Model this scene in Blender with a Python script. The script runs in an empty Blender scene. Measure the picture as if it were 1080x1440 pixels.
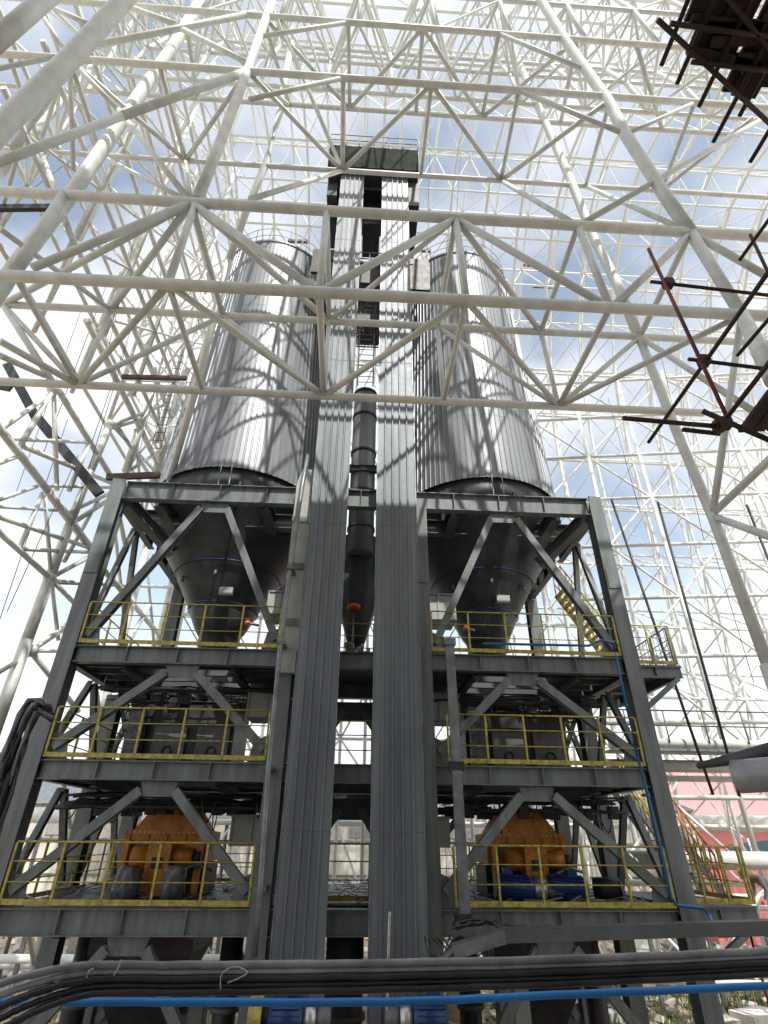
import bpy, math, random
from mathutils import Vector, Matrix, noise
random.seed(7)
R = math.radians
sc = bpy.context.scene
col = sc.collection

# ------------------------------------------------------------------ camera
FPX = 758.0
TH = math.atan2(458., 758.); PSI = R(2.9); RHO = R(.55)
F_ = Vector((math.sin(PSI)*math.cos(TH), math.cos(PSI)*math.cos(TH), math.sin(TH)))
R0 = Vector((math.cos(PSI), -math.sin(PSI), 0)); U0 = R0.cross(F_)
R_ = R0*math.cos(RHO)+U0*math.sin(RHO); U_ = U0*math.cos(RHO)-R0*math.sin(RHO)
O_ = Vector((0, 0, 5.5))
cam = bpy.data.cameras.new('camera'); co = bpy.data.objects.new('camera', cam); col.objects.link(co)
m = Matrix((R_, U_, -F_)).transposed().to_4x4(); m.translation = O_
co.matrix_world = m
cam.sensor_fit = 'VERTICAL'; cam.sensor_height = 24; cam.lens = 24*FPX/1440
cam.clip_start = .05; cam.clip_end = 3000
sc.camera = co
sc.render.resolution_x = 768; sc.render.resolution_y = 1024

# ------------------------------------------------------------------ light
SUN_EL = R(52); SUN_AZ = R(163)          # azimuth clockwise from +Y: the sun stands behind the viewer
w = bpy.data.worlds.new('World'); sc.world = w; w.use_nodes = True
nt = w.node_tree; nt.nodes.clear()
def N(t, typ, **k):
    n = t.nodes.new(typ)
    for a, b in k.items(): setattr(n, a, b)
    return n
out = N(nt, 'ShaderNodeOutputWorld'); bg = N(nt, 'ShaderNodeBackground'); bg.inputs['Strength'].default_value = .1
sky = N(nt, 'ShaderNodeTexSky', sky_type='NISHITA'); sky.sun_disc = False; sky.sun_elevation = SUN_EL; sky.sun_rotation = SUN_AZ
sky.air_density = 1.0; sky.dust_density = 1.2; sky.ozone_density = 1.5
tc = N(nt, 'ShaderNodeTexCoord'); mp = N(nt, 'ShaderNodeMapping'); mp.inputs['Scale'].default_value = (1.5, 1.5, 2.4); mp.inputs['Location'].default_value = (1.4, .6, .3)
nz = N(nt, 'ShaderNodeTexNoise'); nz.inputs['Scale'].default_value = 1.35; nz.inputs['Detail'].default_value = 4.5; nz.inputs['Roughness'].default_value = .52
cr = N(nt, 'ShaderNodeValToRGB'); cr.color_ramp.elements[0].position = .36; cr.color_ramp.elements[1].position = .57
nz2 = N(nt, 'ShaderNodeTexNoise'); nz2.inputs['Scale'].default_value = 2.6; nz2.inputs['Detail'].default_value = 5
cr2 = N(nt, 'ShaderNodeValToRGB'); cr2.color_ramp.elements[0].color = (5.6, 5.9, 6.4, 1); cr2.color_ramp.elements[1].color = (7.3, 7.35, 7.5, 1)
cr2.color_ramp.elements[0].position = .35; cr2.color_ramp.elements[1].position = .6
mx = N(nt, 'ShaderNodeMixRGB')
L = nt.links.new
L(tc.outputs['Generated'], mp.inputs['Vector']); L(mp.outputs[0], nz.inputs['Vector']); L(mp.outputs[0], nz2.inputs['Vector'])
L(nz.outputs['Fac'], cr.inputs[0]); L(nz2.outputs['Fac'], cr2.inputs[0])
br = N(nt, 'ShaderNodeMixRGB', blend_type='MULTIPLY'); br.inputs[0].default_value = 1; br.inputs[2].default_value = (2.7, 2.15, 1.6, 1)
L(sky.outputs[0], br.inputs[1])
L(cr.outputs[0], mx.inputs[0]); L(br.outputs[0], mx.inputs[1]); L(cr2.outputs[0], mx.inputs[2]); L(mx.outputs[0], bg.inputs[0]); L(bg.outputs[0], out.inputs[0])
sl = bpy.data.lights.new('sun', 'SUN'); sl.energy = 3.0; sl.angle = R(.6); sl.color = (1, .97, .91)
so = bpy.data.objects.new('sun', sl); col.objects.link(so)
sd = Vector((math.sin(SUN_AZ)*math.cos(SUN_EL), math.cos(SUN_AZ)*math.cos(SUN_EL), math.sin(SUN_EL)))
so.rotation_euler = sd.to_track_quat('Z', 'Y').to_euler(); so.location = (0, -20, 40)
vs = sc.view_settings; vs.view_transform = 'Standard'; vs.look = 'None'; vs.exposure = .72; vs.gamma = 1

# ------------------------------------------------------------------ picture rays -> points of the place
def ray(x, y): return F_+R_*((x-540)/FPX)-U_*((y-720)/FPX)
def aY(x, y, Y): r = ray(x, y); return O_+r*(Y/r.y)
def aZ(x, y, Z): r = ray(x, y); return O_+r*((Z-O_.z)/r.z)
def aX(x, y, X): r = ray(x, y); return O_+r*(X/r.x)

# ------------------------------------------------------------------ materials
def mat(name, c, rough=.5, metal=0, var=.12, nscale=3., c2=None, bump=0, bscale=20., rvar=.1, spec=.5, streak=False, alpha=None):
    mt = bpy.data.materials.new(name); mt.use_nodes = True
    t = mt.node_tree; b = t.nodes['Principled BSDF']
    b.inputs['Metallic'].default_value = metal; b.inputs['Specular IOR Level'].default_value = spec
    tc = N(t, 'ShaderNodeTexCoord'); mp = N(t, 'ShaderNodeMapping')
    if streak: mp.inputs['Scale'].default_value = (1, 1, .12)
    n1 = N(t, 'ShaderNodeTexNoise'); n1.inputs['Scale'].default_value = nscale; n1.inputs['Detail'].default_value = 6; n1.inputs['Roughness'].default_value = .6
    t.links.new(tc.outputs['Object'], mp.inputs[0]); t.links.new(mp.outputs[0], n1.inputs['Vector'])
    rp = N(t, 'ShaderNodeValToRGB')
    lo = [max(0, v*(1-var*1.6)) for v in c] if c2 is None else c2
    hi = [min(1, v*(1+var)) for v in c]
    rp.color_ramp.elements[0].position = .35; rp.color_ramp.elements[1].position = .65
    rp.color_ramp.elements[0].color = (*lo, 1); rp.color_ramp.elements[1].color = (*hi, 1)
    t.links.new(n1.outputs['Fac'], rp.inputs[0]); t.links.new(rp.outputs[0], b.inputs['Base Color'])
    mr = N(t, 'ShaderNodeMapRange'); mr.inputs[3].default_value = max(.04, rough-rvar); mr.inputs[4].default_value = min(1, rough+rvar)
    n2 = N(t, 'ShaderNodeTexNoise'); n2.inputs['Scale'].default_value = nscale*2.7; n2.inputs['Detail'].default_value = 3
    t.links.new(tc.outputs['Object'], n2.inputs['Vector']); t.links.new(n2.outputs['Fac'], mr.inputs[0]); t.links.new(mr.outputs[0], b.inputs['Roughness'])
    if bump:
        n3 = N(t, 'ShaderNodeTexNoise'); n3.inputs['Scale'].default_value = bscale; n3.inputs['Detail'].default_value = 3
        bp = N(t, 'ShaderNodeBump'); bp.inputs['Strength'].default_value = bump; bp.inputs['Distance'].default_value = .03
        t.links.new(tc.outputs['Object'], n3.inputs['Vector']); t.links.new(n3.outputs['Fac'], bp.inputs['Height']); t.links.new(bp.outputs[0], b.inputs['Normal'])
    return mt
M = {}
M['white'] = mat('white_pipe_paint', (.76, .79, .75), .42, 0, .05, 2.6, c2=(.63, .65, .61), bump=.15, bscale=6)
M['whitef'] = mat('white_pipe_far', (.80, .83, .80), .5, 0, .05, .8)
M['green'] = mat('green_grey_steel', (.15, .178, .178), .45, 0, .12, 4.5, bump=.12, bscale=5, c2=(.1, .112, .108), streak=True)
M['greend'] = mat('dark_green_steel', (.085, .10, .102), .5, 0, .15, 1.5)
M['clad'] = mat('galvanised_cladding', (.25, .268, .285), .47, .4, .1, .9, c2=(.175, .19, .205), bump=.22, bscale=1.7, rvar=.1, streak=True)
M['cladd'] = mat('painted_casing', (.18, .205, .225), .48, .2, .1, 1.6, c2=(.125, .145, .16), bump=.25, bscale=1.6, rvar=.08, streak=True)
M['cone'] = mat('dark_hopper_steel', (.06, .068, .072), .42, 0, .2, 1.4, spec=.25, c2=(.036, .041, .045), bump=.1, bscale=3)
M['yellow'] = mat('yellow_rail_paint', (.45, .40, .05), .5, 0, .15, 8., c2=(.24, .18, .05), bump=.2)
M['orange'] = mat('orange_machine_paint', (.66, .26, .02), .45, 0, .12, 2.5, c2=(.38, .14, .015), bump=.1)
M['blued'] = mat('blue_conduit', (.01, .12, .3), .45, 0, .1, 3.)
M['blue'] = mat('blue_pipe_plastic', (.015, .2, .56), .35, 0, .1, 3.)
M['bluem'] = mat('blue_motor_paint', (.015, .045, .16), .4, .1, .15, 6.)
M['black'] = mat('black_rubber_cable', (.03, .03, .033), .24, 0, .3, 5., bump=.08, bscale=18, c2=(.016, .016, .018))
M['greyl'] = mat('pale_rubber_cable', (.34, .34, .39), .2, 0, .25, 5., bump=.06, bscale=18)
M['grey'] = mat('grey_rubber_cable', (.24, .24, .25), .22, 0, .25, 5., bump=.06, bscale=18)
M['dark'] = mat('dark_machine', (.045, .043, .045), .5, .2, .3, 2.)
M['darkg'] = mat('grey_machine', (.14, .14, .145), .5, .2, .15, 3.)
M['rustrail'] = mat('orange_brown_rail', (.4, .14, .03), .5, 0, .2, 4.)
M['matte'] = mat('matte_dark_sheet', (.045, .05, .045), .95, 0, .15, 2., spec=.05)
M['beige'] = mat('beige_casing', (.36, .37, .34), .5, 0, .1, 2.5)
M['galv'] = mat('galvanised_tray', (.22, .24, .25), .45, .6, .2, 3.)
M['silver'] = mat('aluminium', (.5, .5, .5), .35, .8, .15, 9.)
M['pole'] = mat('rusty_scaffold_pole', (.035, .028, .025), .6, .3, .3, 5., c2=(.055, .025, .015))
M['polered'] = mat('red_scaffold_pole', (.22, .04, .035), .55, .1, .3, 4., c2=(.06, .035, .03))
M['bamboo'] = mat('weathered_plank', (.045, .032, .024), .8, 0, .35, 5.)
M['brown'] = mat('brown_beam', (.09, .055, .04), .6, 0, .2, 3.)
M['red'] = mat('red_sheet', (.66, .2, .2), .55, 0, .1, .5)
M['pink'] = mat('faded_red_sheet', (.72, .25, .26), .6, 0, .06, .15)
M['wall'] = mat('cream_wall', (.62, .60, .52), .7, 0, .12, .35, c2=(.42, .41, .37))
M['teal'] = mat('teal_sheet', (.12, .32, .33), .6, 0, .12, 1)
M['orangev'] = mat('orange_red_paint', (.75, .12, .03), .4, 0, .1, 5.)
M['wrap'] = mat('plastic_wrap', (.12, .125, .13), .2, 0, .35, 6., bump=.8, bscale=9, rvar=.1)
M['ladderw'] = mat('cabinet_paint', (.2, .25, .22), .5, 0, .1, 3.)
M['leaf'] = mat('leaf', (.16, .24, .05), .6, 0, .4, 3.)
M['skin'] = mat('skin', (.45, .26, .18), .55, 0, .1, 5)
M['cloth'] = mat('grey_jacket', (.38, .38, .36), .85, 0, .1, 8, bump=.3)
M['trouser'] = mat('brown_trousers', (.1, .05, .045), .85, 0, .15, 8)
M['helmet'] = mat('yellow_helmet', (.75, .65, .03), .3, 0, .05, 5)
M['wire'] = mat('wire', (.04, .04, .045), .5, 0, .1, 3)
M['wood'] = mat('wood_crate', (.42, .3, .17), .75, 0, .2, 4)

def ground_mat():
    mt = bpy.data.materials.new('rubble_ground'); mt.use_nodes = True; t = mt.node_tree; b = t.nodes['Principled BSDF']; b.inputs['Roughness'].default_value = .95
    tc = N(t, 'ShaderNodeTexCoord'); n1 = N(t, 'ShaderNodeTexNoise'); n1.inputs['Scale'].default_value = .5; n1.inputs['Detail'].default_value = 9; n1.inputs['Roughness'].default_value = .7
    t.links.new(tc.outputs['Object'], n1.inputs['Vector'])
    rp = N(t, 'ShaderNodeValToRGB'); e = rp.color_ramp.elements; e[0].position = .3; e[0].color = (.10, .11, .06, 1); e[1].position = .72; e[1].color = (.48, .42, .34, 1)
    k = e.new(.5); k.color = (.32, .24, .17, 1)
    t.links.new(n1.outputs['Fac'], rp.inputs[0]); t.links.new(rp.outputs[0], b.inputs['Base Color'])
    n3 = N(t, 'ShaderNodeTexNoise'); n3.inputs['Scale'].default_value = 3; n3.inputs['Detail'].default_value = 8
    bp = N(t, 'ShaderNodeBump'); bp.inputs['Strength'].default_value = .8; bp.inputs['Distance'].default_value = .2
    t.links.new(tc.outputs['Object'], n3.inputs['Vector']); t.links.new(n3.outputs['Fac'], bp.inputs['Height']); t.links.new(bp.outputs[0], b.inputs['Normal'])
    return mt
M['ground'] = ground_mat()

# ------------------------------------------------------------------ builders
ORG = {}
class MB:
    def __init__(s): s.v = []; s.f = []; s.sm = []
    def tube(s, a, b, r, n=8, r2=None, caps=True):
        a = Vector(a); b = Vector(b); d = b-a
        if d.length < 1e-4: return s
        r2 = r if r2 is None else r2
        q = d.to_track_quat('Z', 'Y'); k = len(s.v)
        for p, rr in ((a, r), (b, r2)):
            for i in range(n):
                t = 2*math.pi*i/n; s.v.append(p+q@Vector((rr*math.cos(t), rr*math.sin(t), 0)))
        for i in range(n):
            j = (i+1) % n; s.f.append((k+i, k+j, k+n+j, k+n+i)); s.sm.append(True)
        if caps:
            s.f.append(tuple(k+i for i in reversed(range(n)))); s.sm.append(False)
            s.f.append(tuple(k+n+i for i in range(n))); s.sm.append(False)
        return s
    def path(s, pts, r, n=8):
        pts = [Vector(p) for p in pts]; k = len(s.v); m_ = len(pts)
        for i, p in enumerate(pts):
            d = (pts[min(i+1, m_-1)]-pts[max(i-1, 0)]).normalized(); q = d.to_track_quat('Z', 'Y')
            for j in range(n):
                t = 2*math.pi*j/n; s.v.append(p+q@Vector((r*math.cos(t), r*math.sin(t), 0)))
        for i in range(m_-1):
            for j in range(n):
                l = (j+1) % n; s.f.append((k+i*n+j, k+i*n+l, k+(i+1)*n+l, k+(i+1)*n+j)); s.sm.append(True)
        s.f.append(tuple(k+j for j in reversed(range(n)))); s.sm.append(False)
        s.f.append(tuple(k+(m_-1)*n+j for j in range(n))); s.sm.append(False)
        return s
    def box(s, x0, x1, y0, y1, z0, z1):
        k = len(s.v); s.v += [Vector(p) for p in ((x0, y0, z0), (x1, y0, z0), (x1, y1, z0), (x0, y1, z0), (x0, y0, z1), (x1, y0, z1), (x1, y1, z1), (x0, y1, z1))]
        for f in ((0, 3, 2, 1), (4, 5, 6, 7), (0, 1, 5, 4), (1, 2, 6, 5), (2, 3, 7, 6), (3, 0, 4, 7)): s.f.append(tuple(k+i for i in f)); s.sm.append(False)
        return s
    def bar(s, a, b, w_, h, up=(0, 0, 1)):       # rectangular bar from a to b, w_ across, h along up
        a = Vector(a); b = Vector(b); d = (b-a).normalized(); u = Vector(up); sd_ = d.cross(u)
        if sd_.length < 1e-3: sd_ = d.cross(Vector((0, 1, 0)))
        sd_.normalize(); u = sd_.cross(d).normalized(); k = len(s.v)
        for p in (a, b):
            for i, j in ((-1, -1), (1, -1), (1, 1), (-1, 1)): s.v.append(p+sd_*(w_/2*i)+u*(h/2*j))
        for f in ((0, 3, 2, 1), (4, 5, 6, 7), (0, 1, 5, 4), (1, 2, 6, 5), (2, 3, 7, 6), (3, 0, 4, 7)): s.f.append(tuple(k+i for i in f)); s.sm.append(False)
        return s
    def ibeam(s, a, b, w_, h, t=.02, up=(0, 0, 1), stiff=0):   # I section, flanges across 'up'
        a = Vector(a); b = Vector(b); d = (b-a).normalized(); u = Vector(up); sd_ = d.cross(u).normalized(); u = sd_.cross(d).normalized()
        s.bar(a+u*(h/2-t/2), b+u*(h/2-t/2), w_, t, up); s.bar(a-u*(h/2-t/2), b-u*(h/2-t/2), w_, t, up); s.bar(a, b, t*.8, h-2*t, up)
        if stiff:
            n = int((b-a).length/stiff)
            for i in range(1, n+1):
                p = a+(b-a)*(i/(n+1)); s.bar(p-d*.008, p+d*.008, w_-.01, h-2*t-.002, up)
        return s
    def lathe(s, c, prof, n=24, caps=True):      # prof: (r, z) bottom to top about a vertical axis through c
        c = Vector(c); k = len(s.v); m_ = len(prof)
        for r, z in prof:
            for i in range(n):
                t = 2*math.pi*i/n; s.v.append(c+Vector((r*math.cos(t), r*math.sin(t), z)))
        for a in range(m_-1):
            for i in range(n):
                j = (i+1) % n; s.f.append((k+a*n+i, k+a*n+j, k+(a+1)*n+j, k+(a+1)*n+i)); s.sm.append(True)
        if caps:
            s.f.append(tuple(k+i for i in reversed(range(n)))); s.sm.append(False)
            s.f.append(tuple(k+(m_-1)*n+i for i in range(n))); s.sm.append(False)
        return s
    def prism(s, pts, d):                         # polygon pts extruded by vector d
        k = len(s.v); n = len(pts); d = Vector(d)
        s.v += [Vector(p) for p in pts]+[Vector(p)+d for p in pts]
        s.f.append(tuple(k+i for i in range(n))); s.f.append(tuple(k+n+i for i in reversed(range(n)))); s.sm += [False, False]
        for i in range(n):
            j = (i+1) % n; s.f.append((k+j, k+i, k+n+i, k+n+j)); s.sm.append(False)
        return s
    def build(s, name, mt, parent=None):
        o0 = ORG.get(parent.name, Vector()) if parent else Vector()
        me = bpy.data.meshes.new(name); me.from_pydata([tuple(v-o0) for v in s.v], [], s.f); me.update()
        me.polygons.foreach_set('use_smooth', s.sm)
        me.materials.append(mt); o = bpy.data.objects.new(name, me); col.objects.link(o)
        if parent: o.parent = parent; ORG[o.name] = o0
        return o
def tag(o, label=None, cat=None, group=None, kind=None):
    if label: o['label'] = label
    if cat: o['category'] = cat
    if group: o['group'] = group
    if kind: o['kind'] = kind
    return o
def thing(name, label, cat, loc=(0, 0, 0), group=None):
    o = bpy.data.objects.new(name, None); col.objects.link(o); o.location = loc; ORG[o.name] = Vector(loc)
    o.empty_display_size = .2
    return tag(o, label, cat, group)
def dup(root, loc, label, rotz=0):
    r = root.copy(); col.objects.link(r); r.location = loc; r['label'] = label; r.rotation_euler = (0, 0, rotz)
    for ch in [c for c in col.objects if c.parent == root]:
        c = ch.copy(); col.objects.link(c); c.parent = r
        for g in [g for g in col.objects if g.parent == ch]:
            d = g.copy(); col.objects.link(d); d.parent = c
    return r

# ================================================================== SETTING
g = MB(); S = 1500
n = 90; ext = 90.
xs = [-S]+[-ext+2*ext*i/n for i in range(n+1)]+[S]; ys = [-S]+[-30+2*ext*i/n for i in range(n+1)]+[S]
for yy in ys:
    for xx in xs:
        h = 0
        if abs(xx) < ext and -30 < yy < 150: h = .35*noise.noise(Vector((xx*.25, yy*.25, 0)))+.25*noise.noise(Vector((xx*.8, yy*.8, 3)))
        g.v.append(Vector((xx, yy, h)))
W_ = len(xs)
for j in range(len(ys)-1):
    for i in range(W_-1): g.f.append((j*W_+i, j*W_+i+1, (j+1)*W_+i+1, (j+1)*W_+i)); g.sm.append(True)
tag(g.build('ground', M['ground']), kind='structure')
# rubble and weeds
rb = MB()
for i in range(2600):
    x = random.uniform(-24, 30); y = random.uniform(19, 55); s_ = random.uniform(.05, .3)
    k = len(rb.v); c = Vector((x, y, s_*.3))
    q = Matrix.Rotation(random.uniform(0, 6), 3, 'Z')@Matrix.Rotation(random.uniform(0, .8), 3, 'X')
    sx, sy, sz = s_*random.uniform(.6, 2), s_, s_*random.uniform(.2, .7)
    for dx in (-1, 1):
        for dy in (-1, 1):
            for dz in (-1, 1): rb.v.append(c+q@Vector((dx*sx*random.uniform(.7, 1), dy*sy*random.uniform(.7, 1), dz*sz)))
    for f in ((0, 1, 3, 2), (4, 6, 7, 5), (0, 4, 5, 1), (2, 3, 7, 6), (0, 2, 6, 4), (1, 5, 7, 3)): rb.f.append(tuple(k+a for a in f)); rb.sm.append(False)
M['rubble'] = mat('rubble_pieces', (.55, .52, .46), .9, 0, .2, 1.2, c2=(.22, .17, .13))
tag(rb.build('rubble', M['rubble']), 'broken brick and concrete rubble strewn over the bare ground', 'rubble', kind='stuff')
wd = MB()
for i in range(9000):
    cl = random.choice(((13, 30), (17, 27), (9, 26), (22, 33), (-8, 27), (-3, 30)))
    x = random.gauss(cl[0], 2.2); y = random.gauss(cl[1], 2.2); h = random.uniform(.08, .5); a = random.uniform(0, 6.28); r_ = random.uniform(.012, .04)
    k = len(wd.v); p = Vector((x, y, 0)); t = Vector((math.cos(a), math.sin(a), 0))
    wd.v += [p+Vector((0, 0, h*.3))-t*r_, p+Vector((0, 0, h*.3))+t*r_, p+Vector((0, 0, h))+Vector((-t.y, t.x, 0))*h*.4]
    wd.f.append((k, k+1, k+2)); wd.sm.append(False)
tag(wd.build('weeds', M['leaf']), 'green weeds growing among the rubble beneath the steel frame', 'weeds', kind='stuff')

# --------------------------- buildings behind
b = thing('warehouse', 'long cream walled shed behind the lowest deck with ribbed sheet walls', 'building', (0, 46, 0))
mb = MB()
x = -42.
while x < 26: mb.box(x, x+.42, 45.94, 46.2, 0, 7.4); mb.box(x+.42, x+.6, 46, 46.2, 0, 7.4); x += .6
mb.build('wall', M['wall'], b)
MB().box(-42, 26, 46.2, 62, .1, 7.2).build('shed_body', M['wall'], b)
MB().prism([(-42.5, 45.6, 7.42), (-42.5, 54, 9.6), (-42.5, 62.6, 7.42)], (69, 0, 0)).build('roof', M['galv'], b)
for z in (3.1, 5.2):
    MB().box(-42, 26, 45.86, 45.935, z, z+.12).build('wall_rail', M['galv'], b)
for i in range(9):
    xx = -36+i*7.2; f = MB().box(xx, xx+3.4, 45.84, 45.93, 5.5, 6.7).build('window', M['silver'], b)
b = thing('red_shed', 'large shed with faded red sheet roof at the right behind the steel frame', 'building', (45, 62, 0))
MB().prism([(16, 58, 7.2), (16, 76, 13.5), (16, 94, 7.2)], (68, 0, 0)).build('roof', M['pink'], b)
MB().box(22.5, 81.5, 60, 93, 0, 7.2).build('wall', M['wall'], b)
MB().box(22, 82, 59.8, 59.98, 4.4, 6.2).build('sheet_band', M['pink'], b)
for i in range(7):
    MB().box(25+i*8, 28.4+i*8, 59.72, 59.79, 1.4, 4.1).build('window', M['teal'], b)
b = thing('site_hut', 'small site hut with teal roof and bright red front in front of the red shed', 'hut', (27, 40, 0))
MB().box(22.5, 27.2, 40, 44, 0, 4.4).build('wall', M['red'], b)
MB().prism([(27.3, 39.4, 4.9), (27.3, 44.4, 4.9), (27.3, 44.4, 5.25), (27.3, 39.4, 5.6)], (9, 0, 0)).build('roof', M['teal'], b)
MB().box(27.4, 36, 40, 44, 0, 4.88).build('side_wall', M['wall'], b)
MB().box(27.6, 29.4, 39.9, 39.98, .6, 3.6).build('door', M['teal'], b)
MB().box(30.6, 34, 39.9, 39.98, 1.6, 3.1).build('window', M['galv'], b)
# unseen block added behind the viewer to shade the lower half of the scene
b = thing('shade_block', 'tall unseen block added behind the viewer to cast shade', 'building', (0, -7, 0))
M['block_pale'] = mat('concrete', (.48, .51, .52), .9, 0, .15, .4)  # pale, so the added block bounces light onto the shaded fronts
MB().box(-10, 19, -16, -5, 0, 36.4).build('wall', M['block_pale'], b)
MB().box(3.2, 8.5, -12, -5.2, 36.41, 38.4).build('shade_step_wide', M['block_pale'], b)  # steps added on top to break up the edge of the cast shade
MB().box(-1.5, .8, -12, -5.3, 36.41, 38).build('shade_step_narrow', M['block_pale'], b)

# ================================================================== STEEL FRAME
fr = thing('steel_support_frame', 'green grey steel frame of four floors carrying both metal silos', 'steel frame', (0, 14, 0))
ZL = [4.22, 6.97, 9.63, 14.66]            # tops of the floor beams
BH = [.46, .40, .42, .60]
CX = [-7.28, -1.78, 1.78, 7.28]; CYS = [14.0, 17.5, 21.0]
for cy in CYS:
    for cx in CX:
        mb = MB(); a = Vector((cx, cy+.02, 0)); bb = Vector((cx, cy+.02, (14.03 if abs(cx) < 7 else 14.7) if cy != 17.5 else 9.15))
        mb.ibeam(a, bb, .40, .42, .024, (0, 1, 0))
        for z in ZL[:3]:
            for zz in (z-.05, z-.5): mb.box(cx-.19, cx+.19, cy-.16, cy+.2, zz-.01, zz+.01)
        o = mb.build('column', M['green'], fr)
        if cy == 14.0:
            for z in (1.9, 11.9): MB().box(cx-.17, cx+.17, cy-.22, cy-.196, z-.3, z+.3).build('splice_plate', M['green'], o)
for i, z in enumerate(ZL):
    h = BH[i]
    for cy in CYS:
        spans = [(-7.07, -1.99), (-1.57, 1.57), (1.99, 7.07)] if i < 3 else [(-7.07, -1.45), (-1.4, 1.4), (1.45, 7.07)]
        for x0, x1 in spans:
            mb = MB(); mb.ibeam((x0, cy-.02, z-h/2), (x1, cy-.02, z-h/2), .24, h, .022, (0, 0, 1), stiff=1.5); mb.build('floor_beam', M['green'], fr)
    for cx in CX:
        for y0, y1 in ((14.24, 17.28), (17.72, 20.78)):
            MB().ibeam((cx, y0, z-h/2), (cx, y1, z-h/2), .22, h-.04, .02, (0, 0, 1), stiff=1.4).build('side_beam', M['greend'], fr)
# joists and floor plates
for i in (0, 1, 2):
    z = ZL[i]
    for x0, x1 in ((-7.1, -1.95), (1.95, 7.1)):
        for k in range(9):
            y = 14.75+k*.7
            if abs(y-17.5) < .2: continue
            MB().ibeam((x0, y, z-.19), (x1, y, z-.19), .12, .26, .014).build('joist', M['greend'], fr)
        for xm in (x0+1.2, x1-1.2):
            MB().ibeam((xm, 14.2, z-.43), (xm, 20.8, z-.43), .14, .2, .014).build('joist', M['greend'], fr)
    pl = MB()
    for x0, x1 in ((-7.1, -1.6), (1.6, 7.1)):
        sg = 1 if x0 > 0 else -1; xc = 4.6*sg
        if i == 0: pl.box(x0, x1, 13.92, 21.1, z+.004, z+.02)
        else:
            pl.box(x0, xc-1.1, 13.92, 16.2, z+.004, z+.02); pl.box(xc+1.1, x1, 13.92, 16.2, z+.004, z+.02); pl.box(xc-1.1, xc+1.1, 13.92, 15.0, z+.004, z+.02)
            pl.box(x0, x0+1.4, 16.25, 21, z+.004, z+.02); pl.box(x1-1.4, x1, 16.25, 19, z+.004, z+.02)
    pl.box(-1.59, 1.59, 14.6, 20.9, z+.004, z+.02) if i == 0 else pl.box(-1.59, 1.59, 15.2, 18.4, z+.004, z+.02)
    pl.build('floor_plate', M['darkg'], fr)
# chevron bracing in the front and rear planes, and on the sides
def brace(p0, p1, s_=.2):
    MB().ibeam(p0, p1, s_, s_, .02, (0, 1, 0)).build('brace', M['green'], fr)
for cy, mm in ((14.0, 1), (21.0, 0)):
    for sg in (-1, 1):
        for lo, hi in (((2, 3),) if mm else ())+((1, 2), (0, 1), (-1, 0)):
            zb = ZL[lo]+.28 if lo >= 0 else 1.0; zt = ZL[hi]-BH[hi]-.2
            xa = sg*4.36
            g_ = .38
            brace((sg*6.95, cy, zb), (xa+sg*g_, cy, zt)); brace((sg*2.1, cy, zb), (xa-sg*g_, cy, zt))
            MB().prism([(xa-.42, cy-.012, ZL[hi]-BH[hi]-.012), (xa-.32, cy-.012, zt-.12), (xa+.32, cy-.012, zt-.12), (xa+.42, cy-.012, ZL[hi]-BH[hi]-.012)], (0, .024, 0)).build('gusset_plate', M['green'], fr)
            for xe in (sg*7.03, sg*2.0):
                MB().prism([(xe, cy-.012, zb-.3), (xe-sg*.0, cy-.012, zb+.35), (xe+(-sg if abs(xe) > 5 else sg)*.35, cy-.012, zb+.2), (xe+(-sg if abs(xe) > 5 else sg)*.45, cy-.012, zb-.27)], (0, .024, 0)).build('gusset_plate', M['green'], fr)
# centre bay bracing
for lo, hi in ((0, 1), (1, 2)):
    brace((-1.5, 17.5, ZL[lo]+.2), (-.3, 17.5, ZL[hi]-.8)); brace((1.5, 17.5, ZL[lo]+.2), (.3, 17.5, ZL[hi]-.8))
    MB().box(-.7, .7, 17.48, 17.51, ZL[hi]-1.05, ZL[hi]-.52).build('gusset_plate', M['greend'], fr)
for sg in (-1, 1):
    for y0, y1 in ((14.1, 17.4), (17.6, 20.9)):
        for lo, hi in ((0, 1), (1, 2), (2, 3)):
            if lo == 2 and y0 > 17: continue
            ym = (y0+y1)/2
            brace((sg*7.28, y0+.3, ZL[lo]+.2), (sg*7.28, ym-.1, ZL[hi]-BH[hi]-.1), .15); brace((sg*7.28, y1-.3, ZL[lo]+.2), (sg*7.28, ym+.1, ZL[hi]-BH[hi]-.1), .15)
# corner haunches beneath the silo ring, and the struts to the rear
for sg in (-1, 1):
    MB().ibeam((sg*7.05, 14.3, 14.15), (sg*5.9, 15.7, 13.2), .3, .36, .025).build('haunch', M['greend'], fr)
    for y in (15.4, 19.4): MB().ibeam((sg*1.95, y, 14.25), (sg*7.1, y, 14.25), .3, .5, .025).build('ring_beam', M['greend'], fr)
    for x in (2.9, 6.1): MB().ibeam((sg*x, 14.2, 14.22), (sg*x, 20.8, 14.22), .3, .46, .025).build('ring_beam', M['greend'], fr)
# centre bay beams high up
for z in (15.4, 16.4):
    MB().ibeam((-1.4, 15.2, z), (1.4, 15.2, z), .2, .24, .02).build('tie_beam', M['greend'], fr)

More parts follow.
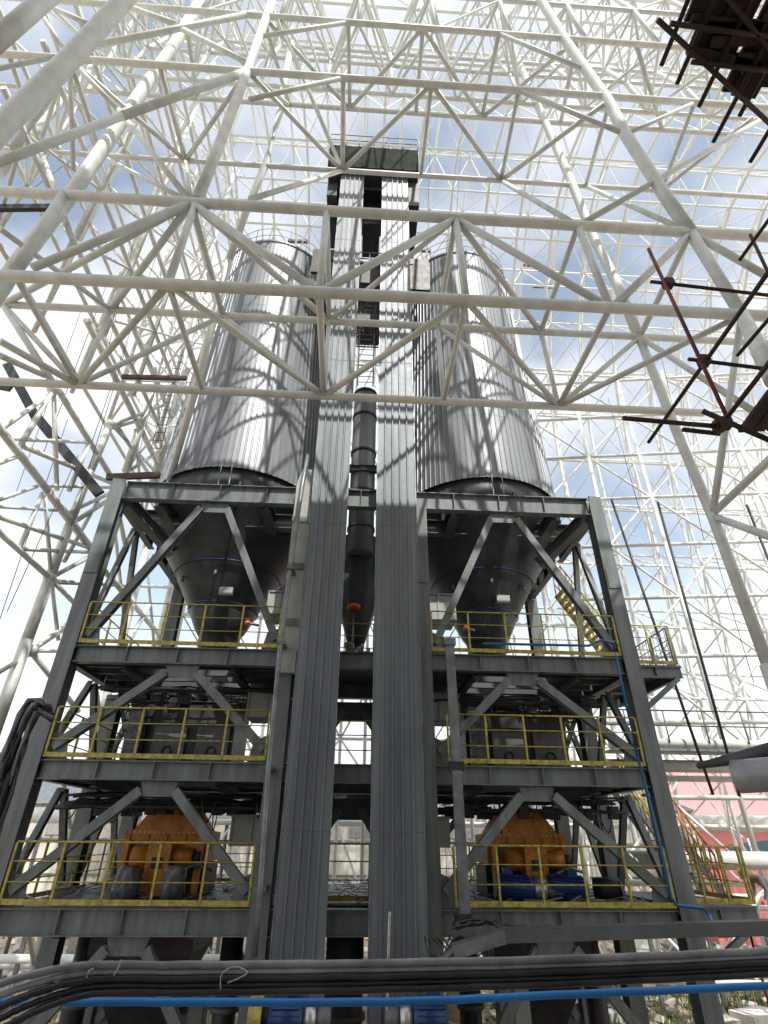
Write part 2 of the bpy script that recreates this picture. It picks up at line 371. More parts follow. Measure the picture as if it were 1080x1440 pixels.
# --------------------------- guard rails
def guard_rail(p0, p1, label, grp='yellow guard rails round the floors', mt='yellow', step=.92, toe=True, H=1.13, vert=False):
    p0 = Vector(p0); p1 = Vector(p1); t = thing('guard_rail', label, 'railing', p0, grp)
    L_ = (p1-p0).length; n_ = max(1, round(L_/step)); d = (p1-p0).normalized(); up = Vector((0, 0, 1))
    for i in range(n_+1):
        p = p0+(p1-p0)*(i/n_)
        MB().bar(p+up*.03, p+up*(H-.02), .045, .045, (0, 1, 0) if abs(d.x) > .5 else (1, 0, 0)).build('post', M[mt], t)
    for z in (H, .78, .42): MB().tube(p0+up*z, p1+up*z, .02 if z == H else .013, 8).build('rail', M[mt], t)
    if vert:
        mb = MB(); k = int(L_/.22)
        for i in range(k): p = p0+d*(i+.5)*.22; mb.tube(p+up*.05, p+up*H, .011, 6)
        mb.build('balusters', M[mt], t)
    if toe: mb = MB().bar(p0+up*.085, p1+up*.07, .012, .1); mb.build('toe_board', M[mt], t)
    return t
lev = ['lowest', 'second', 'third']
for i in (0, 1, 2):
    z = ZL[i]+.02
    guard_rail((-7.02, 13.84, z), (-2.02, 13.84, z), 'yellow guard rail along the front edge of the %s floor, left bay' % lev[i])
    guard_rail((2.3 if i < 2 else 2.0, 13.84, z), (7.02, 13.84, z), 'yellow guard rail along the front edge of the %s floor, right bay' % lev[i])
    guard_rail((-1.5, 15.0, z), (1.5, 15.0, z), 'short rail of the %s floor seen between the two casings' % lev[i], toe=(i != 1), mt='yellow')
    guard_rail((-7.05, 14.4, z), (-7.05, 20.6, z), 'yellow side rail running back on the %s floor, left edge' % lev[i])
    guard_rail((-7.0, 20.9, z), (-2.0, 20.9, z), 'rear rail of the %s floor behind the left bay' % lev[i], vert=(i == 2), mt='yellow' if i < 2 else 'darkg')
    guard_rail((2.0, 20.9, z), (7.0, 20.9, z), 'rear rail of the %s floor behind the right bay' % lev[i], vert=True, mt='yellow' if i < 1 else 'darkg')
# right balconies
def balcony(x0, x1, y0, y1, z, label):
    t = thing('balcony', label, 'balcony', (x0, y0, z))
    MB().box(x0, x1, y0, y1, z-.02, z+.02).build('deck', M['darkg'], t)
    for y in (y0+.05, (y0+y1)/2, y1-.05): MB().ibeam((x0, y, z-.17), (x1, y, z-.17), .14, .28, .016, stiff=.9).build('beam', M['green'], t)
    for x in (x0+.1, x1-.06): MB().ibeam((x, y0+.15, z-.17), (x, y1-.15, z-.17), .12, .26, .016).build('edge_beam', M['green'], t)
    MB().ibeam((x0+.02, y0+.05, z-1.3), (x1-.15, y0+.05, z-.34), .12, .12, .014, (0, 1, 0)).build('brace', M['green'], t)
balcony(7.52, 9.0, 14.5, 18.5, 9.63, 'steel balcony bracketed off the right column at the third floor')
guard_rail((8.95, 14.68, 9.66), (8.95, 18.4, 9.66), 'grey outer rail of the third floor balcony', mt='darkg', toe=True, vert=True)
guard_rail((7.6, 14.55, 9.66), (8.95, 14.55, 9.66), 'short front rail of the third floor balcony', mt='yellow', toe=True, step=.7)
balcony(7.52, 9.3, 14.6, 18.5, 4.22, 'steel balcony at the lowest floor right of the frame')
guard_rail((9.3, 14.78, 4.25), (9.3, 18.4, 4.25), 'yellow outer rail of the lowest balcony', toe=True, vert=False, step=.7)
guard_rail((7.6, 14.65, 4.25), (9.3, 14.65, 4.25), 'yellow front rail of the lowest balcony beside the corner column', toe=True, step=.55)

def stair(p0, p1, width, wdir, label, railmt='yellow', st='green'):
    p0 = Vector(p0); p1 = Vector(p1); wd_ = Vector(wdir)*width; t = thing('steel_stair', label, 'stairs', p0, 'steel stairs at the right side')
    for o_ in (Vector(), wd_): MB().bar(p0+o_, p1+o_, .03, .22).build('stringer', M[st], t)
    n_ = int(abs(p1.z-p0.z)/.24)
    for i in range(1, n_+1):
        p = p0+(p1-p0)*(i/(n_+.3)); h = (p1-p0); h.z = 0; h.normalize()
        MB().bar(p+wd_*.03-Vector((0, 0, 0)), p+wd_*.97, .22, .025).build('tread', M[st], t)
    for o_ in (Vector(), wd_):
        up = Vector((0, 0, 1))
        mb = MB().tube(p0+o_+up*1., p1+o_+up*1., .034); mb.build('handrail', M[railmt], t)
        MB().tube(p0+o_+up*.55, p1+o_+up*.55, .024).build('handrail', M[railmt], t)
        for i in range(10): p = p0+(p1-p0)*(i/9)+o_; MB().tube(p, p+up*1., .026).build('post', M[railmt], t)
    return t
stair(aY(870, 925, 20.5), aY(792, 826, 20.5), .9, (0, 1, 0), 'steel stair with yellow rails climbing above the third floor balcony', st='yellow')
stair((6.1, 20.2, 6.99), (6.5, 17.2, 9.6), .8, (1, 0, 0), 'steel stair between the second and third floors behind the corner column')
stair(aY(938, 1150, 18), aY(1020, 1262, 18), .9, (0, 1, 0), 'steel stair with brown orange rails descending beyond the lowest balcony', railmt='rustrail')
stair(aY(878, 1112, 19.5), aY(950, 1210, 19.5), .8, (0, 1, 0), 'steel stair between the lowest and second floors behind the corner column')
stair((-7.0, 19.6, 6.99), (-7.0, 16.5, 9.6), .8, (1, 0, 0), 'steel stair with yellow rails at the left end of the second floor')

# ================================================================== SILOS
def silo():
    c = Vector((-4.48, 17.5, 0)); t = thing('silo', 'left tall metal silo clad in ribbed sheet above a dark cone', 'silo', c, 'twin silos on the frame')
    Rr = 3.0; z0, z1 = 15.78, 28.7; mb = MB(); nr = 96
    rs = []
    for i in range(nr):
        a0 = 2*math.pi*i/nr; da = 2*math.pi/nr
        rs += [(a0, Rr), (a0+da*.66, Rr), (a0+da*.76, Rr+.028), (a0+da*.9, Rr+.028)]
    m_ = len(rs); zs = [z0, z0+2.8, z0+2.81, z0+5.6, z0+5.61, z0+8.4, z0+8.41, z0+11.0, z0+11.01, z1]
    for k, z in enumerate(zs):
        off = .006 if (k//2) % 2 else 0
        for a, r in rs: k_ = 1-.15*(z-z0)/(z1-z0); mb.v.append(c+Vector(((r+off)*k_*math.cos(a), (r+off)*k_*math.sin(a), z)))
    for k in range(len(zs)-1):
        for i in range(m_): j = (i+1) % m_; mb.f.append((k*m_+i, k*m_+j, (k+1)*m_+j, (k+1)*m_+i)); mb.sm.append(False)
    mb.build('cladding', M['clad'], t)
    MB().lathe(c, [(2.9, 14.75), (2.9, 16.1)], 48).build('ring_girder', M['cone'], t)
    MB().lathe(c, [(2.55, 28.7), (2.6, 28.72), (2.6, 28.84), (2.4, 28.86), (.5, 29.4)], 64).build('roof', M['galv'], t)
    MB().lathe(c, [(1.08, 11.86), (1.75, 13.05), (2.9, 14.76)], 48, False).build('cone', M['cone'], t)
    MB().lathe(c, [(.6, 11.0), (.8, 11.25), (1.09, 11.84), (1.09, 11.88)], 40, False).build('lower_cone', M['cone'], t)
    MB().lathe(c, [(.36, 9.9), (.42, 10.3), (.64, 10.75), (.64, 11.1), (.7, 11.11), (.7, 11.17), (.6, 11.18)], 32).build('outlet', M['dark'], t)
    for z, r in ((13.05, 1.80), (11.9, 1.14)):
        pts = [c+Vector((r*math.cos(a), r*math.sin(a), z)) for a in [2*math.pi*i/40 for i in range(41)]]
        MB().path(pts, .02, 6).build('air_pipe', M['bluem'], t)
    for k in range(3):
        a = -2.4+k*.8; p = c+Vector((1.62*math.cos(a), 1.62*math.sin(a), 12.72)); MB().tube(p, p+Vector((0, 0, -.18)), .05).build('nozzle', M['darkg'], t)
    p = c+Vector((.12, -1.35, 12.1)); MB().box(p.x, p.x+.42, p.y-.1, p.y, p.z-.12, p.z+.14).build('junction_box', M['beige'], t)
    for k in range(8):
        a = 2*math.pi*k/8+.2; MB().bar(c+Vector((2.94*math.cos(a), 2.94*math.sin(a), 14.3)), c+Vector((2.94*math.cos(a), 2.94*math.sin(a), 15.2)), .3, .06, (-math.sin(a), math.cos(a), 0)).build('support_bracket', M['cone'], t)
    # rail round the roof
    rr = MB()
    for z in (29.3, 29.8): rr.path([c+Vector((2.52*math.cos(a), 2.52*math.sin(a), z)) for a in [2*math.pi*i/48 for i in range(49)]], .013, 6)
    rr.build('roof_rail', M['galv'], t)
    for i in range(20): a = 2*math.pi*i/20; p = c+Vector((2.52*math.cos(a), 2.52*math.sin(a), 28.8)); MB().tube(p, p+Vector((0, 0, 1.1)), .016, 6).build('rail_post', M['galv'], t)
    for k in (0, 1):
        q = c+Vector((-.4+k*.5, -1.0, 29.2)); MB().box(q.x-.2, q.x+.2, q.y-.2, q.y+.2, q.z, q.z+.9).build('roof_filter', M['darkg'], t)
    lad = MB()
    for s_ in (-.17, .17): lad.tube(c+Vector((.1+s_, -3.05, 14.1)), c+Vector((.1+s_, -3.05, 15.9)), .015, 6)
    lad.build('hanger', M['galv'], t)
    return t
s1 = silo()
s2 = dup(s1, (4.36, 17.5, 0), 'right tall metal silo clad in ribbed sheet above a dark cone')
pf = thing('roof_walkway', 'dark steel walkway joining the two silo tops behind the casings', 'walkway', (0, 15.5, 27.3))
MB().box(-1.9, 1.9, 14.5, 19, 26.9, 27.0).build('deck', M['dark'], pf)
MB().box(-2.5, -1.5, 14.5, 14.62, 26.1, 27.7).build('side_sheet', M['dark'], pf)
MB().box(1.6, 2.6, 14.5, 14.62, 25.3, 27.4).build('side_sheet', M['dark'], pf)
MB().box(-.45, .45, 14.6, 14.7, 25.7, 26.88).build('hoist_box', M['dark'], pf)
for y in (14.7, 18.8):
    for z in (27.5, 27.95): MB().tube((-1.9, y, z), (1.9, y, z), .025).build('rail', M['galv'], pf)
    for i in range(5): MB().tube((-1.8+i*.9, y, 27), (-1.8+i*.9, y, 27.95), .025).build('post', M['galv'], pf)
for z, nm in ((23.4, 'upper'),):
    gp = thing('grated_landing', 'small grated landing between the two casings', 'landing', (0, 14.9, z))
    mb = MB()
    for i in range(14): mb.box(-.5, .5, 14.5+i*.12, 14.53+i*.12, z, z+.06)
    for i in range(8): mb.box(-.5+i*.14, -.48+i*.14, 14.5, 16.1, z-.02, z+.05)
    mb.build('grating', M['dark'], gp)
    MB().box(-.5, .5, 14.42, 14.49, z-.3, z+.1).build('edge_beam', M['dark'], gp)
    mb = MB(); rr_ = random.Random(5)
    for i in range(60): x, y = rr_.uniform(-.45, .45), rr_.uniform(14.6, 16); mb.bar((x, y, z+.2), (x+rr_.uniform(-.2, .2), y+rr_.uniform(-.2, .2), z+.9), .03, .03)
    mb.build('stored_clips', M['dark'], gp)

# ================================================================== ELEVATOR CASINGS
def casing(xl, xr, yf, yb, z0, z1):
    W0 = xr-xl; prof = []; n_ = 5; seg = W0/n_
    prof.append((xl, yb)); prof.append((xl, yf)); 
    for i in range(n_):
        a = xl+i*seg
        if i: prof += [(a-.03, yf), (a-.016, yf-.06), (a+.016, yf-.06), (a+.03, yf)]
    prof += [(xr, yf), (xr, yb)]
    return prof
def elevator(xl, xr, label):
    yf, yb = 13.3, 13.82; t = thing('elevator_casing', label, 'elevator shaft', ((xl+xr)/2, (yf+yb)/2, 0), 'tall ribbed elevator casings')
    prof = casing(xl, xr, yf, yb, 0, 0); zs = [1.6, 5.6, 5.61, 9.6, 9.61, 13.1, 13.11, 16.3, 16.31, 19.6, 19.61, 23.0, 23.01, 26.6, 26.61, 31.6]
    mb = MB(); m_ = len(prof)
    for k, z in enumerate(zs):
        off = .008 if (k//2) % 2 else 0
        for i, (x, y) in enumerate(prof): mb.v.append(Vector((x, y-off, z)))
    for k in range(len(zs)-1):
        for i in range(m_): j = (i+1) % m_; mb.f.append((k*m_+i, k*m_+j, (k+1)*m_+j, (k+1)*m_+i)); mb.sm.append(False)
    mb.f.append(tuple(reversed(range(m_)))); mb.sm.append(False)
    mb.build('shaft', M['cladd'], t)
    for x in (xl-.004, xr+.004): MB().box(x-.012, x+.012, yf-.03, yf+.03, 1.6, 31.6).build('corner_trim', M['galv'], t)
    MB().box(xl+.08, xr-.08, yf-.02, yb+.3, .3, 1.58).build('boot', M['dark'], t)
    for z in (5.6, 9.6, 13.1, 16.3, 19.6, 23, 26.6, 29.4): MB().box(xl+.1, xr-.1, yb+.002, yb+.17, z-.1, z+.1).build('bracket', M['greend'], t)
    return t
elevator(-1.42, -.40, 'left of the two tall ribbed casings rising in front of the frame')
elevator(.46, 1.60, 'right of the two tall ribbed casings rising in front of the frame')
hh = thing('head_platform', 'dark panelled box head platform on top of the two tall casings', 'drive platform', (0, 13.1, 31.6))
mb = MB().box(-2.06, 2.1, 12.95, 16.2, 31.65, 33.5); mb.build('housing', M['matte'], hh)
for x in (-1.3, -.45, .45, 1.35): MB().box(x-.03, x+.03, 12.9, 12.945, 31.65, 33.5).build('rib', M['matte'], hh)
for x in (-1.3, -.45, .45, 1.35): MB().box(x-.03, x+.03, 12.99, 16.15, 31.56, 31.645).build('floor_joist', M['darkg'], hh)
for y in (13.8, 14.6, 15.4): MB().box(-2.05, 2.09, y-.04, y+.04, 31.45, 31.55).build('floor_joist', M['darkg'], hh)

for z in (34.0, 34.5): MB().tube((-2.06, 12.95, z), (2.1, 12.95, z), .022).build('rail', M['galv'], hh)
for i in range(7): MB().tube((-2.06+i*.693, 12.95, 33.5), (-2.06+i*.693, 12.95, 34.5), .02).build('rail_post', M['galv'], hh)
MB().box(1.65, 2.12, 13.4, 16.2, 29.6, 31.44).build('chute', M['cone'], hh)
MB().box(-2.05, -1.6, 13.6, 16.2, 30.4, 31.44).build('chute', M['cone'], hh)
MB().box(-.38, .42, 14.4, 16.1, 29.7, 31.44).build('chute', M['dark'], hh)

# round pipe and small bin between the casings
t = thing('vent_pipe', 'grey round vent pipe with dark bands seen between the casings', 'pipe', (.03, 15.6, 12.6))
MB().tube((.03, 15.6, 13.3), (.03, 15.6, 20.2), .43, 28).build('pipe', M['clad'], t)
for z in (14.2, 15.6, 17.3, 19.0, 20.15): MB().tube((.03, 15.6, z-.05), (.03, 15.6, z+.05), .46, 28).build('band', M['dark'], t)
MB().tube((.03, 15.6, 20.2), (.03, 15.6, 20.5), .3, 24, .12).build('cap', M['wood'], t)
t = thing('surge_bin', 'small dark surge bin with cone between the casings', 'bin', (0, 16.4, 9.7))
MB().lathe((.0, 16.4, 0), [(.2, 10.4), (.5, 11.4), (.78, 12.3), (.78, 14.1)], 28).build('shell', M['cone'], t)
MB().lathe((-.1, 15.75, 0), [(.17, 11.5), (.2, 11.52), (.2, 11.62), (.17, 11.64)], 24).build('hand_wheel', M['orangev'], t)
MB().tube((-.1, 15.75, 10.0), (-.1, 15.75, 11.5), .025).build('spindle', M['galv'], t)
MB().lathe((-.2, 15.7, 0), [(.16, 9.66), (.16, 9.8), (.1, 9.85), (.1, 10.25), (.15, 10.3), (.15, 10.42), (.05, 10.45)], 16).build('valve', M['green'], t)
t = thing('valve_group', 'cluster of dark valves on the third floor between the casings', 'valves', (.3, 15.6, 9.65))
for i in range(5):
    x = .02+i*.09; MB().tube((x, 15.6+i*.05, 9.66), (x, 15.6+i*.05, 10.1+.1*(i % 3)), .035).build('stem', M['dark'], t)
    MB().box(x-.05, x+.05, 15.55+i*.05, 15.65+i*.05, 10.12+.1*(i % 3), 10.2+.1*(i % 3)).build('valve_head', M['silver'], t)
# bright pale casing strip at the left of the left casing and a conduit
t = thing('pale_chute', 'narrow cream painted chute standing left of the left ribbed casing', 'chute', (-1.9, 13.6, 9))
MB().prism([(-1.96, 13.86, 9.0), (-1.5, 13.86, 9.0), (-1.5, 13.86, 15.2), (-1.82, 13.86, 15.2), (-1.96, 13.86, 14.7)], (0, -.2, 0)).build('body', M['beige'], t)
for z in (10.3, 11.9, 13.4): MB().box(-1.98, -1.49, 13.63, 13.9, z-.1, z+.1).build('flange', M['green'], t)
t = thing('conduit_pipe', 'long thin grey conduit climbing in front of the frame left of the casings', 'pipe', (-1.95, 13.3, 4))
MB().path([aY(358, 1345, 13.2), aY(366, 1250, 13.2), aY(377, 1080, 13.2), aY(393, 920, 13.25), aY(408, 800, 13.3), aY(424, 690, 13.35), aY(433, 640, 13.35)], .06, 10).build('pipe', M['galv'], t)
for p in ((366, 1250), (377, 1080), (396, 905), (409, 800)):
    c = aY(p[0], p[1], 13.3); MB().box(c.x-.1, c.x+.1, 13.2, 13.86, c.z-.04, c.z+.04).build('clamp', M['green'], t)
t = thing('cable_tray', 'galvanised vertical cable tray right of the right casing', 'cable tray', (2.3, 13.3, 4))
mb = MB(); a = aY(632, 905, 13.45); b_ = aY(655, 1308, 13.45)
mb.bar(b_, a, .22, .1, (0, 1, 0)); mb.build('tray', M['galv'], t)
MB().box(a.x-.15, a.x+.15, 13.35, 13.6, a.z-.05, a.z+.12).build('end_cap', M['galv'], t)
for p in ((640, 1075), (650, 1290)):
    c = aY(p[0]+1, p[1], 13.45); MB().box(c.x-.16, c.x+.18, 13.38, 13.55, c.z-.12, c.z+.06).build('bracket', M['dark'], t)
t = thing('cable_trunking', 'grey rectangular cable trunking crossing under the lowest floor at the right', 'cable trunking', (3, 12.4, 3.7))
P = [aY(655, 1325, 12.4), aY(712, 1315, 12.4), aY(760, 1312, 12.4), aY(1130, 1297, 12.4)]
P[0] = aY(636, 1338, 12.4); P[1] = aY(708, 1315, 12.4); P[3] = aY(1150, 1301, 12.4)
MB().bar(P[0], P[1]+Vector((.05, 0, 0)), .3, .2).build('bend', M['galv'], t)
MB().bar(P[1], P[3], .31, .21).build('trunking', M['greend'], t)
MB().bar(P[0]+Vector((-.5, .1, -.35)), P[0]+Vector((.1, 0, .1)), .3, .06).build('lid', M['galv'], t)
t = thing('loose_cable', 'tangle of black cable lying on the trunking below the rail', 'cable', (2.8, 12.9, 4))
rnd = random.Random(3)
for k in range(9):
    pts = [aY(640+i*12+rnd.uniform(-5, 5), 1308-12*math.exp(-((i-3)/3.)**2)+rnd.uniform(-6, 5), 12.9+rnd.uniform(-.1, .1)) for i in range(14)]
    MB().path(pts, .022, 6).build('strand', M['black'], t)
for k in range(16):
    x = 600+k*5; pts = [aY(x+rnd.uniform(-4, 4), 1318+rnd.uniform(-3, 3), 12.8), aY(x+rnd.uniform(-8, 16), 1334, 12.7), aY(x+rnd.uniform(-8, 20), 1352, 12.6)]
    MB().path(pts, .015, 6).build('strand', M['black'], t)
# blue compressed air line
t = thing('blue_pipe', 'thin bright blue pipe running down the right corner column', 'pipe', (7, 13.6, 4))
P = [(680, 905), (828, 908), (846, 900), (862, 905), (868, 930), (880, 990), (896, 1062), (911, 1118), (930, 1195), (944, 1262), (952, 1273), (988, 1277), (998, 1287), (1004, 1308), (1010, 1316), (1150, 1310)]
MB().path([aY(x, y, 13.62 if x < 1000 else 13.2) for x, y in P], .034, 8).build('pipe', M['blued'], t)
for p in ((880, 990), (911, 1118), (930, 1195)):
    c = aY(p[0], p[1], 13.62); MB().box(c.x-.07, c.x+.07, 13.66, 13.8, c.z-.03, c.z+.03).build('clip', M['galv'], t)

# ================================================================== MACHINES
def crusher():
    c = Vector((-4.6, 16.2, 4.25)); t = thing('roll_press', 'orange roller press on the lowest floor, left bay', 'roller press', c, 'orange roller presses')
    y0 = c.y
    pts = [(-1.35, 0.9), (-1.35, 1.75), (-1.1, 1.78), (-.62, 2.42), (.62, 2.42), (1.12, 1.78), (1.35, 1.75), (1.35, .9)]
    MB().prism([(c.x+x, y0, c.z+z) for x, z in pts], (0, 1.9, 0)).build('hood', M['orange'], t)
    MB().box(c.x-1.42, c.x+1.42, y0-.06, y0-.005, c.z+1.66, c.z+1.78).build('hood_flange', M['orange'], t)
    for x in (-1.2, -.6, 0, .6, 1.2): MB().box(c.x+x-.03, c.x+x+.03, y0-.05, y0-.004, c.z+1.1, c.z+1.65).build('rib', M['orange'], t)
    MB().box(c.x-1.4, c.x+1.4, y0+.2, y0+1.9, c.z+.02, c.z+.88).build('base_frame', M['dark'], t)
    MB().box(c.x-.3, c.x+.42, y0-.75, y0-.07, c.z+.05, c.z+1.42).build('gear_housing', M['orange'], t)
    MB().tube((c.x-.85, y0-.35, c.z+1.02), (c.x-.32, y0-.35, c.z+1.02), .3, 24).build('bearing', M['orange'], t)
    MB().tube((c.x+.44, y0-.35, c.z+1.05), (c.x+1.05, y0-.35, c.z+1.05), .24, 24).build('bearing', M['orange'], t)
    MB().tube((c.x+1.06, y0-.35, c.z+1.05), (c.x+1.3, y0-.35, c.z+1.05), .15, 20).build('shaft_end', M['dark'], t)
    for x in (-1.25, 1.1): MB().box(c.x+x, c.x+x+.18, y0-.3, y0-.05, c.z+.02, c.z+1.5).build('leg', M['orange'], t)
    MB().lathe((c.x, y0+.9, c.z), [(.75, 2.44), (.4, 2.7)], 20).build('inlet', M['dark'], t)
    bo = MB()
    for k in range(18): bo.tube((c.x-1.35+k*.158, y0-.09, c.z+1.72), (c.x-1.35+k*.158, y0-.062, c.z+1.72), .022, 6)
    for k in range(8):
        for xx in (-.26, .38): bo.tube((c.x+xx, y0-.78, c.z+.15+k*.165), (c.x+xx, y0-.752, c.z+.15+k*.165), .02, 6)
    bo.build('bolts', M['silver'], t)
    MB().box(c.x-.12, c.x+.24, y0-.77, y0-.752, c.z+.75, c.z+1.05).build('inspection_plate', M['dark'], t)
    MB().path([(c.x+.7, y0-.6, c.z+.1), (c.x+.75, y0-.6, c.z+.7), (c.x+1.2, y0-.5, c.z+.85), (c.x+1.7, y0-.4, c.z+.7)], .05, 8).build('grease_pipe', M['galv'], t)
    MB().box(c.x-1.1, c.x-.5, y0-.02, y0-.006, c.z+1.9-.75, c.z+2.15-.75).build('access_cover', M['darkg'], t)
    for o in [q for q in col.objects if q.parent == t]:
        for v in o.data.vertices: v.co *= .77
    return t
c1 = crusher()
dup(c1, (4.6, 16.2, 4.25), 'orange roller press on the lowest floor, right bay')
def feeder():
    c = Vector((-4.8, 16.4, 6.99)); t = thing('drive_cabinet', 'dark machine with two grey door panels on the second floor, left bay', 'machine', c, 'dark machines on the second floor')
    MB().box(c.x-1.5, c.x+1.45, c.y+.1, c.y+2.2, c.z, c.z+1.75).build('body', M['dark'], t)
    for x0, x1 in ((-.75, .15), (.45, 1.35)):
        d = MB().box(c.x+x0, c.x+x1, c.y, c.y+.095, c.z+.05, c.z+1.15).build('door', M['darkg'], t)
        xm = c.x+(x0+x1)/2; pts = [Vector((xm+.12*math.cos(a), c.y-.03, c.z+.5+.12*math.sin(a))) for a in [2*math.pi*i/20 for i in range(21)]]
        MB().path(pts, .022, 6).build('ring_handle', M['black'], d)
    MB().lathe((c.x-.1, c.y+.7, c.z), [(.5, 1.76), (.5, 2.05), (.25, 2.4)], 20).build('inlet', M['dark'], t)
    MB().box(c.x-1.42, c.x-1.0, c.y-.25, c.y+.05, c.z, c.z+1.5).build('wrapped_panel', M['wrap'], t)
    return t
f1 = feeder()
dup(f1, (4.75, 16.4, 6.99), 'dark machine with two grey door panels on the second floor, right bay')
# beige casings
def beige(x0, x1, y0, y1, z0, z1, label):
    t = thing('conveyor_casing', label, 'conveyor casing', ((x0+x1)/2, y0, z0), 'beige conveyor casings')
    MB().box(x0, x1, y0, y1, z0, z1).build('casing', M['beige'], t)
    MB().box(x0-.03, x1+.03, y0-.04, y1, z1+.002, z1+.06).build('lid', M['galv'], t)
    MB().box(x0-.02, x0+.03, y0-.03, y0-.003, z0, z1).build('flange', M['beige'], t)
    MB().box((x0+x1)/2-.02, (x0+x1)/2+.02, y0-.03, y0-.003, z0, z1).build('flange', M['beige'], t)
def by_px(xa, ya, xb, yb, Y, depth, label):
    a = aY(xa, ya, Y); b_ = aY(xb, yb, Y); beige(a.x, b_.x, Y, Y+depth, min(a.z, b_.z), max(a.z, b_.z), label)
by_px(346, 1008, 405, 974, 15.6, 1., 'beige casing under the third floor just left of the casings')
by_px(590, 1012, 646, 978, 15.6, 1., 'beige casing under the third floor just right of the casings')
by_px(322, 1190, 384, 1150, 15.6, 1., 'beige casing under the second floor just left of the casings')
by_px(600, 1192, 632, 1152, 15.4, .8, 'narrow pale casing under the second floor right of the casings')
by_px(375, 862, 412, 834, 15.4, 1., 'beige casing on the third floor left of the casings')
by_px(592, 870, 640, 838, 15.6, 1., 'beige casing on the third floor right of the casings')
# wrapped bundles and blue motors on the lowest floor
for (x, y, r_, lab) in ((177, 1248, .27, 'plastic wrapped bundle at the left foot of the left orange press'), (243, 1250, .26, 'plastic wrapped bundle right of the gear housing of the left orange press')):
    c = aY(x, y, 15.1); mb = MB()
    prof = [(r_, 0), (r_*1.02, .2), (r_*.96, .4), (r_*.92, .56), (r_*.8, .64), (.05, .66)]; mb.lathe((c.x, c.y, 4.26), prof, 22)
    for v in mb.v: v += Vector((noise.noise(v*5), noise.noise(v*5+Vector((9, 0, 0))), 0))*.07
    tag(mb.build('wrapped_bundle', M['wrap']), lab, 'bundle')
def motor(a, b_, r_, label, grp=None):
    a = Vector(a); b_ = Vector(b_); d = (b_-a); t = thing('electric_motor', label, 'motor', a, grp)
    MB().tube(a, a+d*.55, r_, 24).build('body', M['bluem'], t)
    fn = MB()
    q = d.to_track_quat('Z', 'Y')
    for i in range(20):
        an = 2*math.pi*i/20; o_ = q@Vector((math.cos(an)*r_*1.04, math.sin(an)*r_*1.04, 0)); fn.bar(a+o_+d*.05, a+o_+d*.5, .012, .05, o_.normalized())
    fn.build('cooling_fins', M['bluem'], t)
    MB().tube(a+d*.56, a+d*.76, r_*.82, 24).build('flange', M['silver'], t)
    MB().tube(a+d*.77, b_, r_*.68, 24).build('gearbox', M['darkg'], t)
    MB().box(a.x+d.x*.2-.1, a.x+d.x*.2+.1, a.y-.12, a.y+.12, a.z+r_*1.05, a.z+r_*1.05+.14).build('terminal_box', M['bluem'], t)
    return t
motor((3.45, 15.1, 4.56), (5.0, 15.1, 4.46), .22, 'blue motor on the lowest floor left of the right orange gear housing')
motor((5.6, 15.15, 4.5), (4.0, 15.2, 4.6), .23, 'blue motor on the lowest floor right of the right orange gear housing')
motor(aY(378, 1432, 13), aY(465, 1432, 13), .27, 'blue gear motor low in front of the left ribbed casing', 'gear motors at the casing feet')
motor(aY(628, 1432, 13), aY(541, 1432, 13), .27, 'blue gear motor low in front of the right ribbed casing', 'gear motors at the casing feet')
c = aY(361, 1430, 13); t = thing('coupling_guard', 'yellow round coupling guard left of the left gear motor', 'guard', c)
MB().tube(c+Vector((-.13, 0, 0)), c+Vector((.1, 0, 0)), .32, 24).build('guard', M['yellow'], t)
MB().tube(c+Vector((.1, 0, 0)), c+Vector((.24, 0, 0)), .14, 16).build('shaft', M['dark'], t)
for i, (x, lab) in enumerate(((415, 'dark support stool under the left gear motor'), (585, 'dark support stool under the right gear motor'))):
    c = aY(x, 1440, 13); tag(MB().box(c.x-.7, c.x+.7, 12.7, 13.2, 0, c.z-.2).build('motor_stool', M['dark']), lab, 'support')
t = thing('rolled_hose', 'end of a dark drum lying on the lowest floor right of the right press', 'drum', (6.4, 15.4, 4.5))
MB().tube((5.98, 15.6, 4.5), (6.5, 15.3, 4.5), .22, 20).build('shell', M['dark'], t); MB().tube((6.5, 15.3, 4.5), (6.54, 15.28, 4.5), .16, 20).build('core', M['black'], t)
# discarded scraps on the lowest floor
sr = MB(); rr_ = random.Random(11)
for i in range(380):
    x = rr_.uniform(-7, 7); y = rr_.uniform(14.4, 20.5); a = rr_.uniform(0, 3.14); l = rr_.uniform(.1, .6)
    sr.bar((x, y, 4.27+rr_.uniform(0, .05)), (x+l*math.cos(a), y+l*math.sin(a), 4.29+rr_.uniform(0, .12)), rr_.uniform(.02, .15), .02)
tag(sr.build('floor_scrap', M['galv']), 'offcuts and sheet scraps littering the lowest steel floor', 'scrap', kind='stuff')
